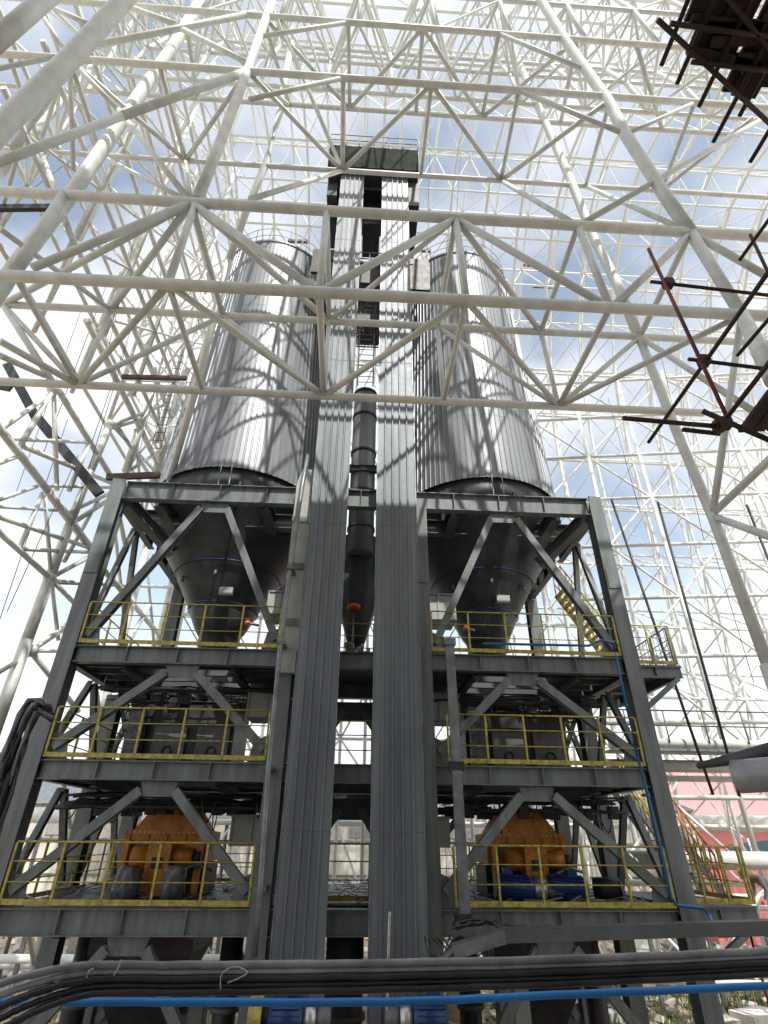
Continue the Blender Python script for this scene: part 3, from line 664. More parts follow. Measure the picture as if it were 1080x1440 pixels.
# pipework and cable bundles under the floors: things of their own
for i, (z, y, x0, x1, lab) in enumerate(((6.3, 15.2, -7, -2.1, 'run of dark pipes slung under the second floor, left bay'), (6.3, 15.2, 2.1, 7, 'run of dark pipes slung under the second floor, right bay'),
        (9.0, 15.6, -7, -2.1, 'run of dark pipes slung under the third floor, left bay'), (9.0, 15.6, 2.1, 7, 'run of dark pipes slung under the third floor, right bay'))):
    t = thing('pipe_run', lab, 'pipes', (x0, y, z), 'dark pipes under the floors'); rr_ = random.Random(i)
    for k in range(13):
        yy = y+rr_.uniform(-.4, 2.6); zz = z+rr_.uniform(-.25, .12); pts = []
        for q in range(14): xx = x0+(x1-x0)*q/13; pts.append((xx, yy+rr_.uniform(-.03, .03), zz+rr_.uniform(-.03, .03)-.0))
        MB().path(pts, rr_.choice((.02, .03, .05)), 8).build('pipe', M['dark'], t)
    for k in range(14):
        xx = rr_.uniform(x0, x1); yy = y+rr_.uniform(0, 2.5); MB().box(xx-.12, xx+.12, yy-.1, yy+.1, z-.35, z-.05).build('fitting', M['dark'], t)
    for k in range(10):
        xx = rr_.uniform(x0, x1); yy = y+rr_.uniform(-.4, 2); l = rr_.uniform(.4, 1.2); w_ = rr_.uniform(-.5, .5)
        MB().path([(xx+w_*s_, yy, z-l*math.sin(math.pi*s_)*.6) for s_ in [q/10 for q in range(11)]], .016, 6).build('cable', M['black'], t)
# chutes from machine to machine
for sg, nm in ((-1, 'left'), (1, 'right')):
    t = thing('transfer_chute', 'dark square chute below the %s orange press' % nm, 'chute', (sg*4.6, 17, 1), 'chutes below the presses')
    mb = MB(); c = Vector((sg*4.6, 16.9, 0)); mb.v = []
    k = 0
    for s_, z in ((1.15, 3.6), (1.15, 3.2), (.55, 1.9), (.45, 0)):
        for dx, dy in ((-1, -1), (1, -1), (1, 1), (-1, 1)): mb.v.append(c+Vector((dx*s_, dy*s_, z)))
    for a in range(3):
        for i in range(4): j = (i+1) % 4; mb.f.append((a*4+i, a*4+j, a*4+4+j, a*4+4+i)); mb.sm.append(False)
    mb.build('hopper', M['dark'], t)
    MB().box(c.x-1.2, c.x+1.2, c.y-1.2, c.y+1.2, 3.6, 3.68).build('flange', M['dark'], t)
for i, (x, y, lab) in enumerate(((-6.0, 16.4, 'dark round leg pipe below the left end of the lowest floor'), (-2.6, 16.0, 'dark round leg pipe left of the left casing foot'), (0., 15.4, 'wide dark duct between the two casing feet'), (2.9, 16.2, 'dark round leg pipe right of the right casing foot'), (6.2, 17.2, 'dark round leg pipe below the right bay'))):
    t = thing('duct_leg', lab, 'duct', (x, y, 0)); r_ = .42 if i == 2 else .25
    MB().tube((x, y, 0), (x, y, 3.62), r_, 20).build('pipe', M['dark'], t); MB().tube((x, y, 2.2), (x, y, 2.3), r_+.06, 20).build('flange', M['darkg'], t)
for xa, lab, Y in ((272, 'green steel cabinet low between the columns at the left', 17.), (722, 'pale green cabinet with two oval holes low at the right', 15.)):
    c = aY(xa, 1384, Y); t = thing('control_cabinet', lab, 'cabinet', (c.x, Y, 0))
    MB().box(c.x-.32, c.x+.32, Y, Y+.5, 0, c.z).build('body', M['ladderw'], t)
    MB().box(c.x-.36, c.x+.36, Y-.04, Y+.54, c.z+.002, c.z+.05).build('lid', M['beige'], t)
    for z in (c.z-.45, c.z-1.0): MB().tube((c.x-.15, Y-.03, z), (c.x-.15, Y-.002, z), .1, 16).build('port', M['dark'], t)
    MB().box(c.x-.02, c.x+.3, Y-.025, Y-.002, .1, c.z-.1).build('door', M['beige'], t)

# ================================================================== FOREGROUND CABLES
def cable(pts, Y, r_, mt, label, cat='cable', grp=None, name='power_cable'):
    P_ = [aY(x, y, Y) for x, y in pts]; Q = []
    for i in range(len(P_)-1):
        p0 = P_[max(i-1, 0)]; p1 = P_[i]; p2 = P_[i+1]; p3 = P_[min(i+2, len(P_)-1)]
        for s_ in range(10):
            t_ = s_/10; Q.append(.5*((2*p1)+(p2-p0)*t_+(2*p0-5*p1+4*p2-p3)*t_*t_+(3*p1-p0-3*p2+p3)*t_**3))
    Q.append(P_[-1]); rn = random.Random(name+label)
    Q = [q+Vector((0, rn.uniform(-1, 1), rn.uniform(-1, 1)))*.0012 for q in Q]
    return tag(MB().path(Q, r_, 14).build(name, M[mt]), label, cat, grp)
names = ['topmost grey cable of the foreground bundle', 'second cable from the top of the foreground bundle', 'middle black cable of the foreground bundle', 'second cable from the bottom of the foreground bundle', 'lowest black cable of the foreground bundle']
for k in range(5):
    P = [(1200, 1328+8*k), (1080, 1337+8*k), (810, 1348+8.6*k), (540, 1354+9.3*k), (270, 1357+9.5*k), (170, 1356.5+9.7*k), (115, 1358+10.5*k), (60, 1366.5+13*k), (0, 1384+16*k), (-70, 1415+19*k), (-200, 1490+24*k)]
    cable(P, 2.5+.012*(k % 2), .0116-(.0002*k), ('grey', 'greyl', 'black', 'black', 'black')[k], names[k], grp='black cables across the foreground')
cable([(1200, 1362), (810, 1378), (540, 1386), (270, 1388), (150, 1390), (95, 1400), (30, 1432), (-60, 1500)], 2.56, .013, 'black', 'black cable tucked behind the lowest cable of the foreground bundle', grp='black cables across the foreground')
cable([(1240, 1376), (1080, 1386), (810, 1398), (540, 1409), (270, 1409), (60, 1409), (-120, 1410)], 2.9, .0135, 'blue', 'bright blue plastic pipe crossing below the foreground cables', 'pipe', name='water_pipe')
# wires tied on the bundle
for i, P in enumerate((((310, 1392), (312, 1370), (330, 1360), (348, 1368), (320, 1382)), ((160, 1372), (166, 1362), (171, 1350)), ((122, 1374), (125, 1366), (131, 1362)))):
    cable(P, 2.46, .0022, 'silver', ('looped pale binding wire on the foreground cables', 'short pale binding wire standing off the foreground cables', 'short stub of binding wire at the left of the foreground cables')[i], 'wire', name='binding_wire')
# thin white pole right of centre bottom
cable([(544, 1440), (546, 1350), (548, 1282)], 12.9, .03, 'silver', 'thin pale pole standing in front of the right casing', 'pole', name='thin_pole')
cable([(627, 1440), (625, 1385)], 12.9, .03, 'silver', 'short pale pole beside the right gear motor', 'pole', name='thin_pole')
# cable bundle hanging at the left
t = thing('hanging_cables', 'thick bundle of black cables sagging over at the left of the frame', 'cable bundle', aY(30, 1040, 11))
rn = random.Random(8)
for k in range(11):
    o_ = k*3.2; P = [(70+k*.5, 992+k*2.2), (57, 984+k*1.8), (40+k*1.6, 984+k*1.5), (26+k*2.2, 1005+k), (6+k*2.8, 1055), (-14+k*3, 1115), (-40+k*3, 1200), (-60+k*3, 1290)]
    P_ = [aY(x, y, 11+rn.uniform(-.15, .15)) for x, y in P]
    MB().path(P_, .04, 8).build('strand', M['black' if k % 4 else 'galv'], t)

# hoses near the lens at right
t = thing('rubber_hose', 'thick dark grey hose end poking in from the right', 'hose', aY(1040, 1092, 1.6))
a = aY(1036, 1092, 1.6); b_ = aY(1150, 1084, 1.45); mb = MB(); d = (b_-a); r_ = .042
mb.path([a-d*.035, a-d*.028, a-d*.01, a, a+d*.3, b_, b_+d], r_, 20)
for i in range(20): mb.v[i] = a-d*.04+(mb.v[i]-(a-d*.035))*.25
for i in range(20, 40): mb.v[i] = a-d*.028+(mb.v[i]-(a-d*.028))*.62
for i in range(40, 60): mb.v[i] = a-d*.01+(mb.v[i]-(a-d*.01))*.9
mb.build('hose', M['grey'], t)
t = thing('steel_bar', 'dark tapered bar end above the hose at the right edge', 'bar', aY(985, 1078, 1.8))
a = aY(982, 1077, 1.8); b_ = aY(1120, 1050, 1.5)
MB().tube(a, b_, .009, 14, .028).build('bar', M['wire'], t)

# ================================================================== SCAFFOLD
sf = thing('scaffold', 'dark tube scaffold with rough planks jutting in at the right side', 'scaffold', aY(1010, 600, 4.5))
def spole(a, b_, r_=.024, mt='pole'): MB().tube(a, b_, r_, 10).build('pole', M[mt], sf)
YS = 4.5
spole(aY(912, 350, YS), aY(1024, 590, YS), .024, 'polered')
spole(aY(915, 396, YS+.05), aY(1200, 429, YS+.05)); spole(aY(968, 505, YS+.05), aY(1200, 534, YS+.05)); spole(aY(876, 588, YS+.06), aY(1012, 600, YS+.06), .028)
n1 = aY(940, 398, YS); n2 = aY(990, 507, YS); n3 = aY(1020, 595, YS)
spole(aZ(912, 622, n2.z), aZ(1095, 362, n2.z), .026)
spole(aZ(1005, 610, n3.z), aZ(1120, 460, n3.z), .026); spole(aZ(1037, 500, n2.z+.3), aZ(1110, 415, n2.z+.3)); spole(aZ(1040, 366, n2.z+1.8), aZ(1120, 255, n2.z+1.8)); spole(aY(1055, 330, YS+.3), aY(1100, 425, YS+.3))
spole(aY(988, 578, YS-.1), aY(1130, 640, YS-.1), .03, 'bamboo'); spole(aY(960, 604, YS+.2), aY(1012, 610, YS+.2), .028, 'bamboo')
for p in (n1, n2, n3, aY(1012, 598, YS+.06)):
    MB().box(p.x-.06, p.x+.06, p.y-.05, p.y+.06, p.z-.06, p.z+.06).build('clamp', M['pole'], sf)
for k in range(4):
    a = aZ(1046+k*20, 606-k*1, n3.z+.08); b_ = aZ(1046+k*20+62, 606-k-82, n3.z+.08); MB().bar(a, b_, .13, .045).build('plank', M['bamboo'], sf)
sd2 = thing('scaffold_deck', 'ragged dark plank deck on scaffold tubes at the upper right corner', 'scaffold deck', aZ(1000, 50, 13))
Zd = 13.; rn = random.Random(4)
q0 = aZ(960, 78, Zd); q1 = aZ(1060, 140, Zd)
x = aZ(962, 60, Zd).x; k = 0
ends = {0: 78, 1: 80, 2: 80, 3: 40, 4: 80, 5: 95, 6: 135, 7: 138, 8: 135, 9: 70, 10: 120, 11: 150}
edge = [(962, 30), (964, 76), (976, 79), (989, 81), (1001, 60), (1004, 92), (1010, 60), (1016, 130), (1028, 134), (1040, 138), (1052, 120), (1060, 122), (1064, 100), (1076, 108), (1086, 180), (1092, 215), (1110, 215), (1125, 190)]
for px_, py_ in edge:
    p = aZ(px_, py_, Zd); w_ = .19; ln = rn.uniform(2.3, 3.4)
    zz = Zd+rn.uniform(0, .05); MB().bar((p.x+w_*.5, p.y, zz), (p.x+w_*.5, p.y-ln, zz+rn.uniform(-.03, .03)), w_, .045).build('plank', M['bamboo'], sd2)
for (x0, y0, ) in ((930, 92), (952, 118), (983, 150), (1003, 200), (1040, 163), (1055, 228)):
    p = aZ(x0, y0, Zd-.1); MB().tube(p, (p.x+.02, p.y-4.2, Zd-.1), .026, 10).build('pole', M['pole'], sd2)
for (xa, ya, xb, yb) in ((925, 28, 1100, 190), (943, 33, 1110, 55), (973, 87, 1130, 105), (1010, -20, 1130, 130)):
    MB().tube(aZ(xa, ya, Zd-.16), aZ(xb, yb, Zd-.16), .026, 10).build('pole', M['pole'], sd2)
for k in range(9):
    p = aZ(rn.uniform(965, 1075), rn.uniform(5, 100), Zd-.06); MB().bar(p, p+Vector((rn.uniform(.4, .9), rn.uniform(-.1, .1), 0)), .1, .05).build('batten', M['bamboo'], sd2)

# ================================================================== WHITE SPACE FRAME: NEAR WALL
nw = thing('white_truss_wall', 'near white tubular box girder and columns crossing in front of the silos', 'space frame', (0, 6.4, 14))
LY = {'f': 6.4, 'b': 8.8, 't': 4.5, 'u': 6.0, 'w': None, 'm': 11.}
SNAP = {}
def P3(x, y, l):
    if l == 'w': return aX(x, y, -9.5)
    if (x, y) in SNAP: q = aY(x, y, LY[l] if isinstance(l, str) else l); q.z = SNAP[(x, y)]; return q
    return aY(x, y, LY[l] if isinstance(l, str) else l)
def member(n_, pts, px, parent=None, mt='white'):
    """tube through picture points (x, y, layer); px = its thickness in the picture at the first span"""
    P_ = [P3(*p) for p in pts]; mid = (P_[0]+P_[1])/2; mm = (mid-O_).dot(F_); r_ = px*mm/FPX/2*.93
    mb = MB()
    if len(P_) == 2: mb.tube(P_[0], P_[1], r_, 14)
    else: mb.path(P_, r_, 14)
    return mb.build(n_, M[mt], parent or nw), r_
# horizontal chords (through X at constant Y and Z)
def chord(name, x0, x1, Y, Z, r_, parent=None, mt='white'): MB().tube((x0, Y, Z), (x1, Y, Z), r_, 16).build(name, M[mt], parent or nw)
chord('chord', -14, 13, 6.4, 14.0, .105); chord('chord', -14, 13, 6.4, 16.62, .105)
chord('chord', -14, 7.6, 8.8, 13.72, .085); chord('chord', -8.6, 13, 8.8, 16.14, .085)
chord('chord', -14, 13, 6.4, 22.9, .09); chord('chord', -14, 13, 6.4, 26.75, .085)
chord('chord', -14, 13, 8.8, 23.0, .075); chord('chord', -14, 13, 8.8, 27.05, .075)
f, bk = 'f', 'b'
BN = [(22, 388, f), (238, 397, f), (450, 404, f), (655, 418, f), (858, 433, f), (1045, 446, f)]
CN = [(75, 540, bk), (110, 540, bk), (285, 549, bk), (455, 559, bk), (624, 567, bk), (786, 574, bk), (930, 583, bk)]
DN = [(5, 427, bk), (157, 433, bk), (315, 438, bk), (463, 449, bk), (615, 455, bk), (760, 465, bk), (900, 474, bk)]
AN = [(90, 275, f), (270, 283, f), (460, 293, f), (641, 307, f), (815, 325, f), (978, 341, f)]
for l_, z_ in ((AN, 16.62), (BN, 14.0), (CN, 13.72), (DN, 16.14)):
    for n_ in l_: SNAP[(n_[0], n_[1])] = z_
web = [(BN[0], CN[1], 9), (CN[1], BN[1], 10), (BN[1], CN[2], 9), (BN[1], CN[3], 10), (BN[2], CN[3], 10), (CN[3], BN[3], 10), (BN[3], CN[4], 8), (BN[3], CN[5], 9), (CN[5], BN[4], 9), (CN[5], BN[5], 9),
 (CN[1], DN[1], 7), (CN[1], DN[2], 8), (DN[2], CN[3], 8), (DN[3], CN[3], 7), (DN[4], CN[4], 7), (DN[4], CN[5], 7), (DN[5], CN[5], 7), (CN[5], DN[6], 8), (DN[0], CN[1], 8), (DN[0], CN[0], 10),
 (DN[1], AN[1], 10), (DN[2], AN[1], 9), (AN[1], DN[0], 10), (AN[1], (45, 377, f), 12), (AN[2], BN[2], 11), (AN[2], DN[3], 8), (DN[3], AN[3], 8), (BN[2], AN[3], 12), (AN[3], DN[4], 8), (AN[3], BN[3], 11), (AN[3], BN[4], 11),
 (AN[3], DN[5], 9), (AN[4], DN[5], 8), (AN[4], BN[4], 11), (AN[5], BN[4], 9), (AN[5], (872, 425, bk), 10), (AN[5], DN[6], 9), (AN[1], DN[3], 10), (AN[1], BN[2], 12), (AN[5], BN[5], 17), (AN[5], (1078, 388, f), 11),
 (BN[5], (1090, 535, 't'), 22), (BN[5], (1003, 718, 7.6), 10), ((1003, 722, 8.8), (1110, 620, 6.6), 12), ((1003, 726, 8.8), (1120, 768, 7.), 12), (DN[6], (1062, 580, 7), 9),
 ((0, 322, f), DN[1], 8), (AN[0], (22, 380, f), 17), ((0, 480, 7.5), CN[1], 10), ((0, 500, 7.5), (62, 528, bk), 9)]
for a, b_, px_ in web: member('web_tube', [a, b_], px_)
# bigger columns
member('column', [(383, 0, f), (350, 94, f), (305, 213, f), (277, 281, f)], 12)
member('column', [(277, 281, f), (238, 392, f)], 11)
member('column', [(742, -40, f), (760, 0, f), (798, 62, f), (855, 142, f), (880, 190, f), (935, 275, f), (978, 341, f)], 12)
member('column', [(898, 472, bk), (952, 608, bk), (1003, 728, bk), (1080, 935, bk)], 13)
MB().tube(aY(1080, 935, 8.8), (aY(1080, 935, 8.8).x, 8.8, 0), .13, 16).build('column', M['white'], nw)
member('column', [(700, 20, bk), (725, 78, bk), (800, 248, bk), (835, 335, bk), (868, 400, bk), (898, 472, bk)], 9, mt='whitef')
member('column', [(413, 40, bk), (393, 160, bk), (373, 232, bk), (345, 300, 9.5), (322, 365, 10.5)], 9, mt='whitef')
member('column', [(322, 365, 10.5), (282, 520, 12.5), (232, 700, 16)], 11, mt='whitef')
member('column', [(200, -30, 't'), (175, 0, 't'), (90, 92, 't'), (0, 180, 't'), (-90, 270, 't')], 24)
member('column', [(285, -5, 7.6), (247, 60, 7.6), (195, 135, 7.6), (107, 264, 7.6), (22, 374, 7.8), (5, 400, 7.9), (-50, 480, 8.2)], 15)
member('column', [(80, -15, 3.4), (-20, 70, 3.4)], 26)
member('column', [(140, 83, bk), (80, 150, bk), (0, 245, bk)], 10, mt='whitef')
# upper storeys of the near wall
EN = [(20, 68, f), (104, 74, f), (228, 84, f), (350, 94, f), (483, 106, f), (607, 120, f), (730, 130, f), (856, 145, f), (985, 158, f), (1070, 168, f)]
GN = [(62, 208, bk), (145, 213, bk), (263, 220, bk), (365, 229, bk), (482, 238, bk), (592, 247, bk), (705, 256, bk), (825, 266, bk), (937, 283, bk)]
FN = [(20, 23, f), (180, 3, f), (372, 16, f), (490, 29, f), (595, 43, f), (702, 50, f), (815, 63, f), (903, 77, f)]
HN = [(160, 120, bk), (280, 132, bk), (407, 144, bk), (492, 152, bk), (585, 160, bk), (678, 168, bk), (790, 178, bk), (937, 193, bk)]
for l_, z_ in ((EN, 22.9), (GN, 23.0), (FN, 26.75), (HN, 27.05)):
    for n_ in l_: SNAP[(n_[0], n_[1])] = z_
up = [(EN[1], GN[1], 7), (EN[1], (103, 240, bk), 7), (EN[1], (167, 155, 7.), 8), ((167, 155, 7.), AN[1], 9), (EN[1], GN[2], 7), (EN[3], GN[2], 7), (EN[2], GN[2], 7), (EN[3], (172, 163, 6.), 12), ((172, 163, 6.), (-20, 235, 5.5), 13),
 (EN[3], GN[4], 7), ((390, 23, f), (478, 232, bk), 6), (EN[4], GN[4], 7), (EN[5], GN[4], 7), (EN[5], GN[5], 6), (EN[5], GN[6], 7), (EN[6], GN[6], 6), (GN[6], (850, 146, f), 7), (EN[6], (877, 188, f), 7),
 (GN[6], AN[4], 7), (GN[4], (352, 280, f), 7), (EN[4], (350, 140, f), 7), (FN[3], (362, 52, f), 6), (FN[4], HN[3], 6), (FN[4], HN[4], 6), (FN[4], HN[5], 6), (FN[3], HN[3], 6), (FN[2], HN[3], 6), (FN[5], HN[5], 6), (HN[5], FN[6], 6),
 (FN[5], (817, 96, f), 6), (FN[7], HN[7], 6), (FN[6], HN[6], 6), ((1068, 170, f), AN[4], 8), (EN[8], GN[8], 6), (EN[8], (878, 190, f), 6), (GN[7], (857, 145, f), 6), (GN[8], (1060, 165, f), 6), (GN[8], (978, 341, f), 7), (GN[7], (978, 341, f), 7),
 ((117, 67, f), (360, 18, f), 9), (FN[0], (87, 65, f), 7), (FN[0], (160, 3, f), 7), (FN[0], (123, 33, f), 7), ((180, 3, f), (250, 35, f), 8), ((258, 42, f), (347, 88, f), 8), ((-20, 65, f), FN[0], 7), (EN[0], GN[0], 7), ((-10, 98, 5.), (78, 80, 5.), 7),
 (GN[0], (103, 340, f), 7), (GN[1], AN[1], 6), (GN[2], AN[1], 6), (HN[1], (350, 94, f), 6), (HN[2], (350, 94, f), 6), (HN[1], (263, 42, f), 6), (HN[0], (104, 74, f), 6), (HN[2], (372, 16, f), 6)]
for a, b_, px_ in up: member('web_tube', [a, b_], px_)
# ---------------- left end wall, low part
lw = thing('white_end_wall', 'open white tube lattice standing left of the frame against the sky', 'space frame', (-9.5, 14, 0))
W = 'w'
lows = [((155, 597), (127, 663), 11), ((127, 663), (97, 740), 12), ((97, 740), (70, 813), 14), ((70, 813), (38, 900), 16), ((38, 900), (-12, 1040), 18), ((213, 550), (177, 663), 11), ((262, 520), (215, 680), 12),
 ((75, 547), (25, 633), 8), ((75, 547), (80, 690), 7), ((83, 550), (163, 682), 9), ((-10, 590), (67, 690), 12), ((67, 690), (132, 777), 12), ((-10, 612), (60, 562), 7), ((13, 617), (120, 622), 6), ((33, 628), (158, 680), 7), ((125, 623), (97, 690), 7),
 ((-10, 740), (70, 813), 9), ((-10, 724), (130, 772), 7), ((27, 772), (130, 777), 6), ((70, 813), (132, 780), 7), ((-10, 712), (80, 718), 5), ((-10, 706), (52, 684), 6), ((67, 683), (165, 686), 5), ((63, 697), (72, 812), 6), ((60, 693), (27, 772), 7),
 ((163, 690), (93, 722), 6), ((162, 697), (107, 732), 7), ((72, 813), (82, 900), 6), ((75, 818), (112, 856), 7), ((75, 818), (240, 826), 6), ((57, 905), (102, 872), 7), ((47, 915), (90, 916), 6), ((45, 918), (110, 1000), 8), ((48, 912), (98, 880), 7),
 ((122, 450), (223, 655), 9), ((183, 450), (243, 590), 8), ((-10, 655), (30, 640), 6), ((160, 690), (178, 775), 7), ((128, 780), (230, 900), 8), ((165, 600), (225, 690), 6), ((157, 602), (200, 590), 5), ((160, 680), (223, 683), 5), ((160, 600), (215, 660), 5), ((157, 598), (230, 570), 5), ((176, 665), (240, 625), 5), ((90, 790), (140, 700), 6), ((-10, 1060), (60, 1075), 8), ((-10, 1130), (40, 1134), 8), ((-10, 950), (50, 915), 7), ((170, 990), (240, 1060), 10), ((150, 960), (210, 850), 7)]
for a, b_, px_ in lows: member('lattice_tube', [(a[0], a[1], W), (b_[0], b_[1], W)], px_, lw)
for x, y in ((70, 813), (155, 597), (75, 547), (132, 777), (45, 915), (162, 685)):
    p = P3(x, y, W); r_ = .2; MB().lathe(p, [(.02, -r_*.9), (r_*.75, -r_*.6), (r_, 0), (r_*.75, r_*.6), (.02, r_*.9)], 12, False).build('ball_joint', M['white'], lw)
c = P3(-12, 1040, W); MB().tube(c, (c.x-.05, c.y, 0), .2, 14).build('lattice_tube', M['white'], lw)
for x in (-9.5, ):
    for y in (22, 26): MB().tube((x, y, 0), (x, y, 24), .16, 14).build('lattice_tube', M['white'], lw); 
for x, y in ((-9.5, 22), (-9.5, 26)):
    for k in range(6): MB().tube((x, y, 2+k*3.6), (x, y-4 if y == 26 else 18, 5.6+k*3.6), .07, 10).build('lattice_tube', M['white'], lw)

# ---------------- vault: double layer grid, axis along X
def prof_pts():
    P_ = []
    # outer line from the near wall over the top to the rear wall
    ctrl = [(6.4, 26.75), (6.5, 30), (7.0, 33.5), (8.0, 37), (9.8, 40.3), (12.2, 42.9), (15.1, 44.4), (18.3, 44.6), (21.4, 43.5), (24.1, 41.2), (26.2, 38.2), (27.6, 34.8), (28.4, 31.3), (28.8, 27.7), (28.9, 24.1), (28.9, 20.5), (28.9, 16.9), (28.9, 13.3), (28.9, 9.7), (28.9, 6.1), (28.9, 1.0)]
    return ctrl
outer = prof_pts(); inner = []
for i, (y, z) in enumerate(outer):
    a = outer[max(i-1, 0)]; b_ = outer[min(i+1, len(outer)-1)]; t = Vector((b_[0]-a[0], b_[1]-a[1])).normalized(); nrm = Vector((t.y, -t.x)); inner.append((y+nrm.x*2.3, z+nrm.y*2.3))
inm = [((inner[i][0]+inner[i+1][0])/2, (inner[i][1]+inner[i+1][1])/2) for i in range(len(inner)-1)]
va = thing('white_roof_vault', 'dense white tubular space frame vault rising behind and above the silos', 'space frame', (0, 18, 0))
X0, NX, DX = -10., 21, 2.35
XO = [X0+i*DX for i in range(NX)]; XI = [X0+(i+.5)*DX for i in range(NX-1)]
for (y, z) in outer: MB().tube((XO[0], y, z), (XO[-1], y, z), .075, 8).build('chord', M['whitef'], va)
for (y, z) in inm: MB().tube((XI[0], y, z), (XI[-1], y, z), .075, 8).build('chord', M['whitef'], va)
for x in XO: MB().path([(x, y, z) for y, z in outer], .08, 8).build('arch', M['whitef'], va)
for x in XI: MB().path([(x, y, z) for y, z in inm], .10 if int(x*10) % 3 == 0 else .08, 8).build('arch', M['whitef'], va)
webs = []
for i, x in enumerate(XI):
    for j, (y, z) in enumerate(inm):
        for di in (0, 1):
            for dj in (0, 1): webs.append((Vector((x, y, z)), Vector((XO[i+di], *outer[j+dj]))))
webs.sort(key=lambda ab: ((ab[0]+ab[1])/2-O_).length)
for a, b_ in webs[:100]: MB().tube(a, b_, .05, 8, caps=False).build('web_tube', M['whitef'], va)
mb = MB()
for a, b_ in webs[100:]: mb.tube(a, b_, .042, 6, caps=False)
tag(mb.build('web_tubes', M['whitef'], va), kind='stuff')
mb = MB()
for x in XO[::1]:
    for j in range(0, len(outer)-1): 
        if (j+int(x)) % 2: mb.tube((x, *outer[j]), (x+DX if x < XO[-1]-.1 else x-DX, *outer[j+1]), .035, 6, caps=False)
tag(mb.build('diagonal_rods', M['whitef'], va), kind='stuff')
# ---------------- upper left end wall: chords running back
ew = thing('white_gable_lattice', 'tall white lattice of tubes running back at the upper left', 'space frame', (-10, 15, 20))
def inside(y, z):
    # under the outer profile
    if z <= 26: return 6.3 <= y <= 28.9
    for (ya, za), (yb, zb) in zip(outer, outer[1:]):
        if (ya <= y <= yb): return z <= za+(zb-za)*(y-ya)/max(.01, yb-ya)
    return False
rods = []; k = 0
for X, r_ in ((-9.2, .09), (-11.6, .08)):
    for z in [21.3+2.9*i for i in range(9)]:
        ys_ = [y*.5 for y in range(13, 58) if inside(y*.5, z)]
        if ys_: MB().tube((X, ys_[0], z), (X, ys_[-1], z), r_, 10).build('chord', M['white'], ew)
    for y in [7.5+3.*i for i in range(7)]:
        zt = max([z for z in range(18, 46) if inside(y, z)] or [18]); MB().tube((X, y, 20.5), (X, y, zt), r_, 10).build('upright', M['white'], ew)
for z in [21.3+2.9*i for i in range(8)]:
    for y in [7.5+3.*i for i in range(6)]:
        if not inside(y+1.5, z+2): continue
        A_ = Vector((-9.2, y, z)); 
        for B_ in (Vector((-11.6, y+3, z)), Vector((-11.6, y, z+2.9)), Vector((-9.2, y+3, z+2.9)), Vector((-11.6, y+3, z+2.9))): rods.append((A_, B_))
rods.sort(key=lambda ab: ((ab[0]+ab[1])/2-O_).length)
for a, b_ in rods[:100]: MB().tube(a, b_, .058, 8, caps=False).build('web_tube', M['white'], ew)
mb = MB()
for a, b_ in rods[100:]: mb.tube(a, b_, .055, 6, caps=False)
tag(mb.build('web_tubes', M['white'], ew), kind='stuff')
# ---------------- inclined inner lattice at right: second layer wall between vault and viewer
rw = thing('white_side_lattice', 'white tube lattice panel right of the silos with thick crossing members', 'space frame', (16, 19, 0))
Xr = [9.5+2.6*i for i in range(9)]; Zr = [1.5+2.7*i for i in range(11)]; q = []
for z in Zr: MB().tube((Xr[0], 23, z), (Xr[-1], 20, z), .09, 8).build('chord', M['whitef'], rw)
for i, x in enumerate(Xr):
    y = 23-3*i/8; MB().tube((x, y, 0), (x, y, 29), .1, 10).build('upright', M['whitef'], rw)
    for j, z in enumerate(Zr[:-1]):
        if i < 8:
            y2 = 23-3*(i+1)/8
            q.append((Vector((x, y, z)), Vector((Xr[i+1], y2, Zr[j+1]))) if (i+j) % 2 else (Vector((x, y, Zr[j+1])), Vector((Xr[i+1], y2, z))))
            q.append((Vector((x, y, z)), Vector((x+1.3, y+2.2, z+1.35))))
for a, b_ in q[:100]: MB().tube(a, b_, .06, 8, caps=False).build('web_tube', M['whitef'], rw)
mb = MB()
for a, b_ in q[100:]: mb.tube(a, b_, .06, 8, caps=False)
tag(mb.build('web_tubes', M['whitef'], rw), kind='stuff')

# ================================================================== MISCELLANEOUS
t = thing('pipe_rack', 'thick white horizontal pipes with grey walkway rail at the right behind the frame', 'pipe rack', (14, 19, 6))
for (y, z, r_) in ((19.4, 8.35, .16), (19.9, 7.7, .2), (20.3, 7.35, .1), (20.4, 4.95, .26)): MB().tube((8.8, y, z), (26, y, z), r_, 16).build('pipe', M['white'], t)
for z in (8.9, 9.4): MB().tube((8.8, 19.2, z), (26, 19.2, z), .025).build('rail', M['darkg'], t)
for i in range(12): MB().tube((9.4+i*1.4, 19.2, 8.35), (9.4+i*1.4, 19.2, 9.4), .025).build('post', M['darkg'], t)
MB().box(8.8, 26, 19.2, 20.2, 8.1, 8.16).build('walkway', M['galv'], t)
t = thing('rear_pipe', 'long white insulated pipe running behind the lower floors', 'pipe', (0, 30, 6))
MB().tube((-30, 31, 6.3), (26, 31, 6.3), .34, 16).build('pipe', M['white'], t)
for i in range(13): MB().tube((-28+i*4.4, 31, 0), (-28+i*4.4, 31, 6.0), .09, 10).build('support', M['galv'], t)
for i, (xa, ya, xb, yb) in enumerate(((860, 703, 1003, 1118), (925, 706, 1040, 1120), (1050, 710, 1150, 960))):
    MB_ = MB().tube(aY(xa, ya, 18.9), aY(xb, yb, 18.9), .05, 8); tag(MB_.build('dark_upright', M['wire']), ('dark upright pole nearest the frame among the white lattice at right', 'second dark upright pole right of the frame among the lattice', 'dark upright pole at the right edge beyond the near white column')[i], 'pole', 'dark poles at the right')
